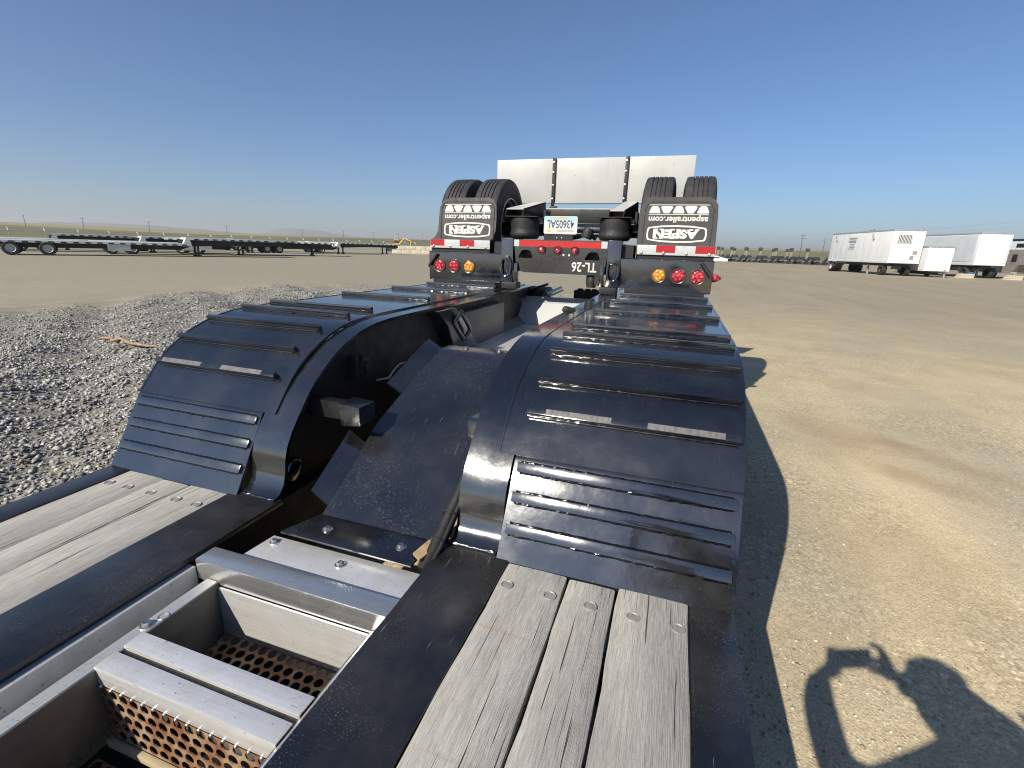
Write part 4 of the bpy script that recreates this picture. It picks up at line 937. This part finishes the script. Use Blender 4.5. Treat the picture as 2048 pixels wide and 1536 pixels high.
# big white van trailer, its near end has a grille
az = math.atan2(67.6 - 55.2, 17.55 - 19.35)
v1 = van('van_trailer', 'large white van trailer with a dark barred window in its end wall', 12.6, 2.6, 1.15, 4.15); v1.location = (20.75, 55.5, 0); v1.rotation_euler = (0, 0, az)
for x in (10.3, 11.6):
    for s_ in (-1, 1): wheel(v1, x, s_ * 1.05, .5, .5, M_BWH, s_)
for s_ in (-1, 1): build(MB().box(4.2, 4.34, s_ * .8 - .07, s_ * .8 + .07, 0, .95), 'landing_leg', M_FP, v1); wheel(v1, 1.2, s_ * 1.0, .5, .4, M_BDK, s_)
wf = build(MB().box(-.04, -.001, -.35, .95, 2.95, 3.78), 'window', M_VAN2, v1, bevel=.01)
build(MB().box(-.05, -.041, -.27, .87, 3.02, 3.70), 'pane', M_BDK, wf)
for k in range(10): build(MB().box(-.065, -.051, -.25 + k * .12, -.20 + k * .12, 3.02, 3.70), 'bar', M_VAN, wf)
build(MB().box(-.03, -.004, -.75, -.45, 1.5, 1.85).box(-.03, -.004, -.95, -.6, 2.0, 2.3), 'hatch', M_VEDGE, v1)
for (x0, x1, z0, z1) in ((6.6, 8.3, 3.45, 3.6), (6.7, 8.3, 3.1, 3.32), (6.9, 8.0, 2.85, 2.95), (6.8, 8.0, 2.6, 2.7), (6.9, 8.2, 2.42, 2.48)): build(MB().box(x0, x1, 1.325, 1.329, z0, z1), 'side_decal', M_DECAL, v1)
for x in (3.3, 11.2): build(MB().obox((x, 1.38, 3.6), (.16, 0, .28), (0, .05, 0), (.05, 0, -.03)), 'door_hook', M_VEDGE, v1)
st = build(MB().obox((8.9, 1.75, .55), (.95, 0, -.50), (0, .4, 0), (.03, 0, .05)), 'stair', M_BDK, v1)
for k in range(4): build(MB().box(8.2 + k * .42, 8.5 + k * .42, 1.36, 2.1, .84 - k * .22, .88 - k * .22), 'tread', M_BDK, st)
# small cargo trailer beside it
v3 = van('cargo_trailer', 'small white cargo trailer tucked against the end of the barred van trailer', 5.2, 2.1, .55, 2.75); v3.location = (23.65, 56.0, 0); v3.rotation_euler = (0, 0, az + .02)
for s_ in (-1, 1): wheel(v3, 3.0, s_ * 1.1, .36, .24, M_BWH, s_)
build(MB().tube([(-1.3, 0, .45), (.1, -.6, .5)], .05, 8).tube([(-1.3, 0, .45), (.1, .6, .5)], .05, 8), 'tongue', M_BDK, v3)
build(MB().box(-1.25, -1.15, -.05, .05, 0, .7), 'jack', M_FP, v3)
# second van trailer, faded mark on its side
v2 = van('van_trailer', 'white van trailer with a faded pale mark on its side tinted grey blue for shade', 13.0, 2.6, 1.2, 4.15); v2.location = (28.75, 58.8, 0); v2.rotation_euler = (0, 0, az + .01)
for x in (10.3, 11.6, 1.2):
    for s_ in (-1, 1): wheel(v2, x, s_ * 1.0, .5, .5, M_BDK, s_)
build(MB().box(.3, 12.6, 1.328, 1.331, 1.5, 3.95), 'shade_tinted_skin', M_VAN2, v2)  # grey-blue sheet over the white body, shade of this side put into colour
gh = MB()
for k in range(14):
    a = math.pi * (.12 + .76 * k / 13); gh.obox((3.9 - 1.3 * math.cos(a), 1.334, 2.35 + .55 * math.sin(a)), (.15, 0, .03 * math.cos(a)), (0, .002, 0), (0, 0, .09))
gh.obox((3.9, 1.334, 3.1), (.09, 0, .45), (0, .002, 0), (.12, 0, -.03)).obox((3.6, 1.334, 3.35), (.25, 0, .15), (0, .002, 0), (.04, 0, .09))
build(gh, 'faded_logo', M_GHOST, v2)
build(MB().box(8.6, 10.0, 1.332, 1.336, 3.5, 3.95), 'patch', M_VEDGE, v2)
for k in range(12): build(MB().box(-.035, -.023, -1.27, -1.19, 1.4 + k * .22, 1.5 + k * .22), 'reflector', M_DECAL, v2)
for s_ in (-1, 1): build(MB().box(2.4, 2.54, s_ * .8 - .07, s_ * .8 + .07, 0, 1.0), 'landing_leg', M_FP, v2)
build(MB().lathe([(.28, 0), (.29, .5), (.25, .55), (0, .55)], (.6, .95, 0), (0, 0, 1), 16), 'blue_drum', plain('blue_plastic', (.03, .10, .2), .4), v2)
# camper at the edge of the frame
rv = thing('camper_trailer', 'grey and white camper trailer with dark windows parked past the white vans', 'camper', (32.6, 59.5, 0), az + .02)
M_RVG = plain('camper_grey', (.25, .23, .22), .45); M_RVB = plain('camper_blue_grey', (.55, .62, .66), .35)
build(MB().prism([(-1.0, 1.35), (-.5, 3.55), (10, 3.75), (10, .55), (.9, .55), (.5, 1.35)], 'y', -1.25, 1.25), 'body', M_RVB, rv, bevel=.05)
build(MB().prism([(-.85, 1.36), (-.55, 2.75), (2.2, 2.75), (2.2, 1.36)], 'y', 1.24, 1.27), 'front_panel', M_RVG, rv); build(MB().box(-.55, 10.03, -1.28, 1.28, 3.55, 3.72), 'roof_edge', M_BDK, rv)
build(MB().box(3.0, 6.0, 1.25, 1.9, 1.0, 3.0), 'slide_out', M_VAN, rv, bevel=.03)
for (x0, x1, z0, z1) in ((.1, 1.1, 2.95, 3.3), (.6, 1.2, 1.6, 2.3), (6.6, 7.6, 2.0, 2.8)): build(MB().box(x0, x1, 1.262, 1.285, z0, z1), 'window', M_BDK, rv, bevel=.02)
build(MB().prism([(.2, 1.34), (2.2, 1.34), (2.2, .6), (.9, .6)], 'y', -1.2, 1.26), 'lower_panel', M_RVG, rv)
for x in (6.2, 7.2):
    for s_ in (-1, 1): wheel(rv, x, s_ * 1.05, .38, .24, M_BWH, s_)
for s_ in (-1, 1): build(MB().box(.9, 1.02, s_ * .9 - .06, s_ * .9 + .06, 0, .6), 'landing_leg', M_FP, rv)
# stacked wood blocks and planks between the vans
for k, (x, y) in enumerate(((26.4, 57.2), (29.9, 57.0))):
    tb = thing('timber_stack', ('short stack of timber blocks lying beside the small cargo trailer', 'short stack of timber blocks lying below the camper front')[k], 'timber', (x, y, 0), .3)
    for j in range(3): build(MB().box(-.7 + .1 * j, .7, -.25, .25, j * .14, j * .14 + .13), 'timber', M_BLOCK, tb, bevel=.01)

# ================================================================== ROW OF LOWBOYS, FAR RIGHT
M_LB = plain('far_black_trailer', (.045, .047, .05), .5, var=.3, vs=1.0); M_LBG = plain('far_dusty_trailer', (.20, .20, .185), .7, var=.3, vs=1.0); M_LBY = plain('far_dusty_tan', (.25, .23, .17), .7, var=.25, vs=1)
def lowboy(label):
    t = thing('parked_lowboy_trailer', label, 'trailer', group='lowboy trailers parked in a far row')
    build(MB().box(-1.3, 1.3, 3.5, 9.5, .45, .65), 'deck', M_LBG, t, bevel=.02)
    build(MB().prism([(9.4, .45), (9.6, .95), (13.5, 1.05), (13.5, .75), (9.9, .6)], 'x', -1.2, 1.2), 'rear_deck', M_LB, t)
    for s_ in (-1, 1):
        build(MB().prism([(0, 1.25), (.4, 1.5), (2.2, 1.45), (3.4, .75), (3.9, .65), (3.9, .4), (3.2, .35), (2.0, 1.05), (.2, 1.0)], 'x', s_ * .55 - .14, s_ * .55 + .14), 'gooseneck', M_LB, t)
        for y in (10.2, 11.4, 12.6):
            build(MB().lathe([(.25, -.25), (.42, -.26), (.46, -.2), (.46, .2), (.42, .26), (.25, .25)], (s_ * 1.0, y, .46), (1, 0, 0), 16), 'wheel', M_BTIRE, t, smooth=40)
    up_ = build(MB().box(-.24, .24, 13.3, 13.6, 1.0, 2.75), 'upright_tail', M_LBY, t); build(MB().box(-.34, .34, 13.2, 13.7, 2.55, 3.25), 'tail_head', M_LB, up_)
    build(MB().prism([(.1, 0), (.3, .6), (2.6, .55), (3.1, 0)], 'x', -1.15, -.85).prism([(.1, 0), (.3, .6), (2.6, .55), (3.1, 0)], 'x', .85, 1.15), 'nose_support', M_LB, t)
    return t
LBL = 'dusty black lowboy trailer with upright tail in the far parked row'
lb = lowboy(LBL)
spots = [(11.5 + 2.95 * i, 116 - 1.0 * i) for i in range(7)] + [(10.6 + 2.95 * i, 133 - 1.0 * i) for i in range(7)]
for i, (x, y) in enumerate(spots):
    loc = (x, y, 0); rz = rad(9)
    if i == 0: lb.location = loc; lb.rotation_euler = (0, 0, rz)
    else: copy_thing(lb, loc, rz)
# white boat-like tool sled left of the row
sl = thing('white_truck_box', 'small white truck box standing beside the end of the far lowboy row', 'truck box', (8.4, 116.0, 0), .2)
build(MB().prism([(-2.2, 0), (2.2, 0), (2.2, .55), (.6, .9), (-.4, 1.15), (-1.6, .9), (-2.2, .6)], 'y', -.9, .9), 'shell', M_VAN, sl, bevel=.05); build(MB().box(-1.4, .4, -.92, -.9, .62, .85), 'window', M_BDK, sl)

# ================================================================== UTILITY POLES
M_POLE = plain('pole_wood', (.10, .085, .075), .85)
def pole(h, label, group, arms=1):
    t = thing('utility_pole', label, 'utility pole', group=group)
    build(MB().tube([(0, 0, 0), (0, 0, h)], [.19, .12], 8), 'pole', M_POLE, t)
    for k in range(arms): ca = build(MB().box(-1.3, 1.3, -.07, .07, h - .6 - k * 1.1, h - .42 - k * 1.1), 'crossarm', M_POLE, t)
    for x in (-1.15, -.4, .4, 1.15): build(MB().lathe([(.05, 0), (.08, .1), (.04, .22), (0, .23)], (x, 0, h - .42), (0, 0, 1), 8), 'insulator', M_BWH, t)
    return t
p1 = pole(11.5, 'wooden utility pole rising behind the right van trailers', 'utility poles beyond the yard', 2)
PR = [(14.5, 30.5, 250), ]
def at(azd, d): return (1.03 + d * math.sin(rad(azd)), d * math.cos(rad(azd)), 0)
p1.location = at(11.3, 270)
for (a, d) in ((13.2, 330), (13.9, 300), (14.3, 300), (16.9, 215), (29.5, 150)): copy_thing(p1, at(a, d), rad(-20))
for o in bpy.data.objects:
    if o.name.startswith('utility_pole'): o['label'] = 'wooden utility pole with crossarms beyond the parked trailers on the right'
p2 = pole(11.5, 'thin utility pole standing in the fields beyond the fence', 'utility poles in the left fields', 1)
p2.location = at(-62.8, 420)
for (a, d) in ((-59.2, 430), (-54.6, 440), (-48.4, 450), (-41.5, 460), (-37.4, 470), (-34.3, 480), (-31.6, 480), (-29, 500)): copy_thing(p2, at(a, d), rad(30))
# wires strung between the right-hand poles
pw = thing('power_line', 'thin sagging power wires strung above the right hand trailers', 'power line', (0, 0, 0))
def wire(a, b, za, zb, sag, name='wire'):
    P = []
    for k in range(17):
        t = k / 16; P.append((a[0] + (b[0] - a[0]) * t, a[1] + (b[1] - a[1]) * t, za + (zb - za) * t - sag * 4 * t * (1 - t)))
    build(MB().tube(P, .016, 4), name, M_BGR, pw)
A_, B_, C_ = at(11.3, 270), at(16.9, 215), at(29.5, 150)
for k, (z0, dx) in enumerate(((11.25, -1.1), (11.25, 1.1), (10.1, 0))):
    wire((A_[0] + dx, A_[1], 0), (B_[0] + dx, B_[1], 0), z0, z0, 1.0); wire((B_[0] + dx, B_[1], 0), (C_[0] + dx, C_[1], 0), z0, z0, .9); wire((A_[0] + dx, A_[1], 0), (*at(2, 420)[:2], 0), z0, z0, 1.6)
    wire((C_[0] + dx, C_[1], 0), (*at(42, 140)[:2], 0), z0, z0, .8)

# ================================================================== LITTER NEAR THE TRAILER
M_STICK = plain('dry_stick', (.30, .20, .11), .85, var=.3, vs=20)
def stick(label, pts, rr):
    z = lambda x, y: float(heap(np.array([x]), np.array([y]))[0])
    o = build(MB().tube([(x, y, z(x, y) + .02 + dz) for x, y, dz in pts], rr, 7), 'stick', M_STICK, None, smooth=60); tag(o, label, 'stick'); return o
stick('long broken stick with an orange end lying on the gravel', [(-6.4, 4.36, .03), (-6.12, 4.34, .035), (-5.98, 4.24, .05), (-5.82, 4.25, .05), (-5.5, 4.15, .035), (-5.2, 4.16, .03), (-4.9, 4.08, .02)], [.010, .021, .027, .018, .022, .016, .006])
stick('short dark stick lying on the gravel near the plank deck', [(-2.62, 2.16, .01), (-2.50, 2.25, .02), (-2.38, 2.36, .02)], [.006, .017, .01])
stick('thin bent twig lying on the tan dirt', [(2.85, 2.12, -.015), (2.92, 2.03, -.013), (2.97, 1.92, -.015)], [.002, .003, .0015])
stick('pale straw lying across the edge of the trailer shadow', [(1.56, 2.30, -.012), (1.66, 2.40, .01), (1.74, 2.52, .015)], [.0015, .002, .001])

# ================================================================== THE PHOTOGRAPHER (behind the camera, seen as shadow and reflection)
M_SHIRT = plain('dark_grey_shirt', (.05, .052, .06), .85); M_SKIN = plain('skin', (.48, .30, .22), .55, var=.06); M_JEAN = plain('jeans', (.045, .06, .10), .85); M_HAT = plain('dark_cap', (.02, .02, .025), .8); M_BOOT = plain('boots', (.05, .035, .025), .7)
PX, PY = CAM.x, CAM.y; PZ = CAM.z
pe = thing('person', 'person in dark shirt and jeans standing beside the deck holding up a phone', 'person', (1.50, -.26, 0))
ORG['person'] = Vector((1.50, -.26, 0)); ORG[pe.name] = Vector((1.50, -.26, 0))
def skin(name, verts, edges, radii, mat, parent, rootv=0, sub=2):
    me = bpy.data.meshes.new(name); o0 = ORG[pe.name]; me.from_pydata([Vector(v) - o0 for v in verts], edges, [])
    o = bpy.data.objects.new(name, me); COL.objects.link(o); o.parent = parent
    m = o.modifiers.new('skin', 'SKIN'); m.use_smooth_shade = True
    for i, d in enumerate(me.skin_vertices[0].data):
        r = radii[i]; d.radius = r if isinstance(r, tuple) else (r, r); d.use_root = (i == rootv)
    o.modifiers.new('sub', 'SUBSURF').levels = sub; o.modifiers['sub'].render_levels = sub
    me.materials.append(mat); return o
c = lambda x, y, z: (PX + x, PY + y, PZ + z)
pel = (1.49, -.28, .93)
V = [pel, (1.475, -.27, 1.08), c(.385, -.235, -.20), c(.345, -.225, -.035), c(.285, -.205, .02), c(.235, -.20, .03),          # pelvis, belly, chest, neck base, neck, skull base
     c(.19, -.265, -.115), c(.085, -.16, -.315), c(.03, -.055, -.36), c(-.06, -.05, -.18), c(-.082, -.048, -.075),                # left shoulder, upper arm, elbow, forearm, wrist
     c(.50, -.175, -.045), c(.60, -.11, -.20), c(.47, -.09, -.12), c(.29, -.07, .005), c(.135, -.050, -.030),                     # right shoulder ... wrist
     (1.40, -.30, .86), (1.405, -.25, .48), (1.41, -.29, .10), (1.57, -.26, .86), (1.58, -.22, .48), (1.585, -.27, .10)]
E_ = [(0, 1), (1, 2), (2, 3), (3, 4), (4, 5), (2, 6), (6, 7), (7, 8), (8, 9), (9, 10), (2, 11), (11, 12), (12, 13), (13, 14), (14, 15), (0, 16), (16, 17), (17, 18), (0, 19), (19, 20), (20, 21)]
Rd = [(.17, .12), (.165, .115), (.175, .12), (.145, .10), .085, .075, .07, .06, .055, .052, .036, .092, .075, .07, .064, .040, .095, .068, .048, .095, .068, .048]
body = skin('body', V, E_, Rd, M_SHIRT, pe)
# head: lathed skull with face
hc = Vector(c(.215, -.195, .058)); look = Vector((-.31, .90, -.25)).normalized(); sidev = look.cross(Vector((0, 0, 1))).normalized(); upv = sidev.cross(look)
mb = MB(); nu, nv = 20, 14; v = []; f = []
for j in range(nv + 1):
    ph = math.pi * j / nv - math.pi / 2
    for i in range(nu):
        th = 2 * math.pi * i / nu; x_, y_, z_ = math.cos(ph) * math.cos(th), math.cos(ph) * math.sin(th), math.sin(ph)
        ft = max(0, y_); jaw = 1 - .22 * max(0, -z_) ; bump_ = .10 * math.exp(-((x_ / .16) ** 2 + ((z_ + .12) / .2) ** 2)) * (y_ > 0) - .05 * (math.exp(-(((abs(x_) - .36) / .15) ** 2 + ((z_ - .04) / .1) ** 2)) if y_ > 0 else 0)
        v.append(hc + sidev * x_ * .077 * jaw + look * (y_ * .098 * (1 - .06 * max(0, -z_)) + bump_ * .25) + upv * z_ * .118)
for j in range(nv):
    for i in range(nu): f.append((j * nu + i, j * nu + (i + 1) % nu, (j + 1) * nu + (i + 1) % nu, (j + 1) * nu + i))
head = build(mb.add(v, f), 'head', M_SKIN, pe, smooth=80)
for s_ in (-1, 1):
    build(MB().lathe([(.012, -.004), (.012, .004), (0, .007)], hc + sidev * s_ * .028 + look * .089 + upv * .006, look, 10), 'eye', M_WHITE, head, smooth=60)
    build(MB().lathe([(.026, -.006), (.03, .0), (.02, .008), (0, .006)], hc + sidev * s_ * .075 - look * .005 - upv * .01, sidev * s_, 12), 'ear', M_SKIN, head, smooth=60)
build(MB().obox(hc + look * .092 - upv * .055, sidev * .024, look * .004, upv * .005), 'mouth', M_PRED, head, bevel=.002)
cap = MB().lathe([(.092, .0), (.096, .03), (.085, .075), (.05, .10), (0, .106)], hc + upv * .028, upv, 20); build(cap, 'cap', M_HAT, head, smooth=60)
for s_, kx in ((-1, 1.41), (1, 1.585)):
    lg = MB().tube([(kx - .005, -.30, .92), (kx, -.26, .70), (kx, -.24, .48), (kx, -.27, .25), (kx, -.29, .07)], [.118, .098, .078, .066, .06], 16); build(lg, 'trouser_leg', M_JEAN, pe, smooth=70)
    build(MB().prism([(-.42, .0), (-.42, .10), (-.33, .13), (-.26, .12), (-.15, .06), (-.11, .03), (-.11, 0)], 'x', kx - .048, kx + .048), 'boot', M_BOOT, pe, bevel=.015)
build(MB().tube([(1.49, -.28, .86), (1.49, -.28, .98), (1.48, -.275, 1.02)], [.175, .17, .165], 20), 'trouser_seat', M_JEAN, pe, smooth=70)
# hands with five fingers, closed on the phone ends
PH = CAM - fwd * .030
def hand(wrist, palm, tips, mat=M_SKIN, name='hand'):
    vs = [wrist, palm]; es = [(0, 1)]; rs = [.027, (.034, .018)]
    for (k, m, t_) in tips:
        b = len(vs); vs += [k, m, t_]; es += [(1, b), (b, b + 1), (b + 1, b + 2)]; rs += [.0105, .0092, .0075]
    return skin(name, vs, es, rs, mat, pe, 0, 2)
L0 = Vector(PH) - r2 * .078; Wl = Vector(c(-.082, -.048, -.075)); pl_ = L0 - u2 * .028 - fwd * .028 - r2 * .012
tips = []
for k in range(4):
    zz = .036 - .022 * k; tips.append((L0 + u2 * (zz - .008) - fwd * .022 - r2 * .012, L0 + u2 * zz - fwd * .002 - r2 * .016, L0 + u2 * zz + fwd * .006 + r2 * (.012 - .004 * k)))
tips.append((L0 - u2 * .03 - fwd * .03 + r2 * .01, L0 - u2 * .012 - fwd * .022 + r2 * .022, L0 + u2 * .006 - fwd * .016 + r2 * .03))
hand(Wl, pl_, tips)
R0_ = Vector(PH) + r2 * .078; Wr = Vector(c(.135, -.050, -.030)); pr_ = R0_ + r2 * .045 - u2 * .008 - fwd * .012
tips = [(R0_ + r2 * .035 + u2 * .034, R0_ + r2 * .012 + u2 * .054, R0_ - r2 * .012 + u2 * .045)]
for k in range(3):
    zz = .016 - .021 * k - .022; tips.append((R0_ + r2 * .026 + u2 * zz - fwd * .012, R0_ + r2 * .014 + u2 * zz + fwd * .000, R0_ - r2 * .010 + u2 * (zz - .002) + fwd * .006))
tips.append((R0_ + r2 * .034 - u2 * .03 - fwd * .022, R0_ + r2 * .01 - u2 * .038 - fwd * .022, R0_ - r2 * .012 - u2 * .034 - fwd * .016))
hand(Wr, pr_, tips)
ph = MB().obox(PH, r2 * .0745, u2 * .0365, fwd * .0042)
po_ = build(ph, 'phone', M_BDK, None, bevel=.0035, org=(0, 0, 0)); tag(po_, 'black phone held sideways in both hands of the person', 'phone')

# ================================================================== AIR
M_HAZE = bpy.data.materials.new('haze'); M_HAZE.use_nodes = True; hn = M_HAZE.node_tree; hn.nodes.clear()
out_ = hn.nodes.new('ShaderNodeOutputMaterial'); pv = hn.nodes.new('ShaderNodeVolumePrincipled'); pv.inputs['Color'].default_value = (.90, .91, .92, 1); pv.inputs['Density'].default_value = 2.6e-4; pv.inputs['Anisotropy'].default_value = .2
hn.links.new(pv.outputs[0], out_.inputs['Volume'])
hz = build(MB().box(-9500, 9500, -9500, 9500, -3.5, 135), 'haze', M_HAZE, None, kind='stuff')
hz['label'] = 'pale haze hanging in the air over the yard and far hills'
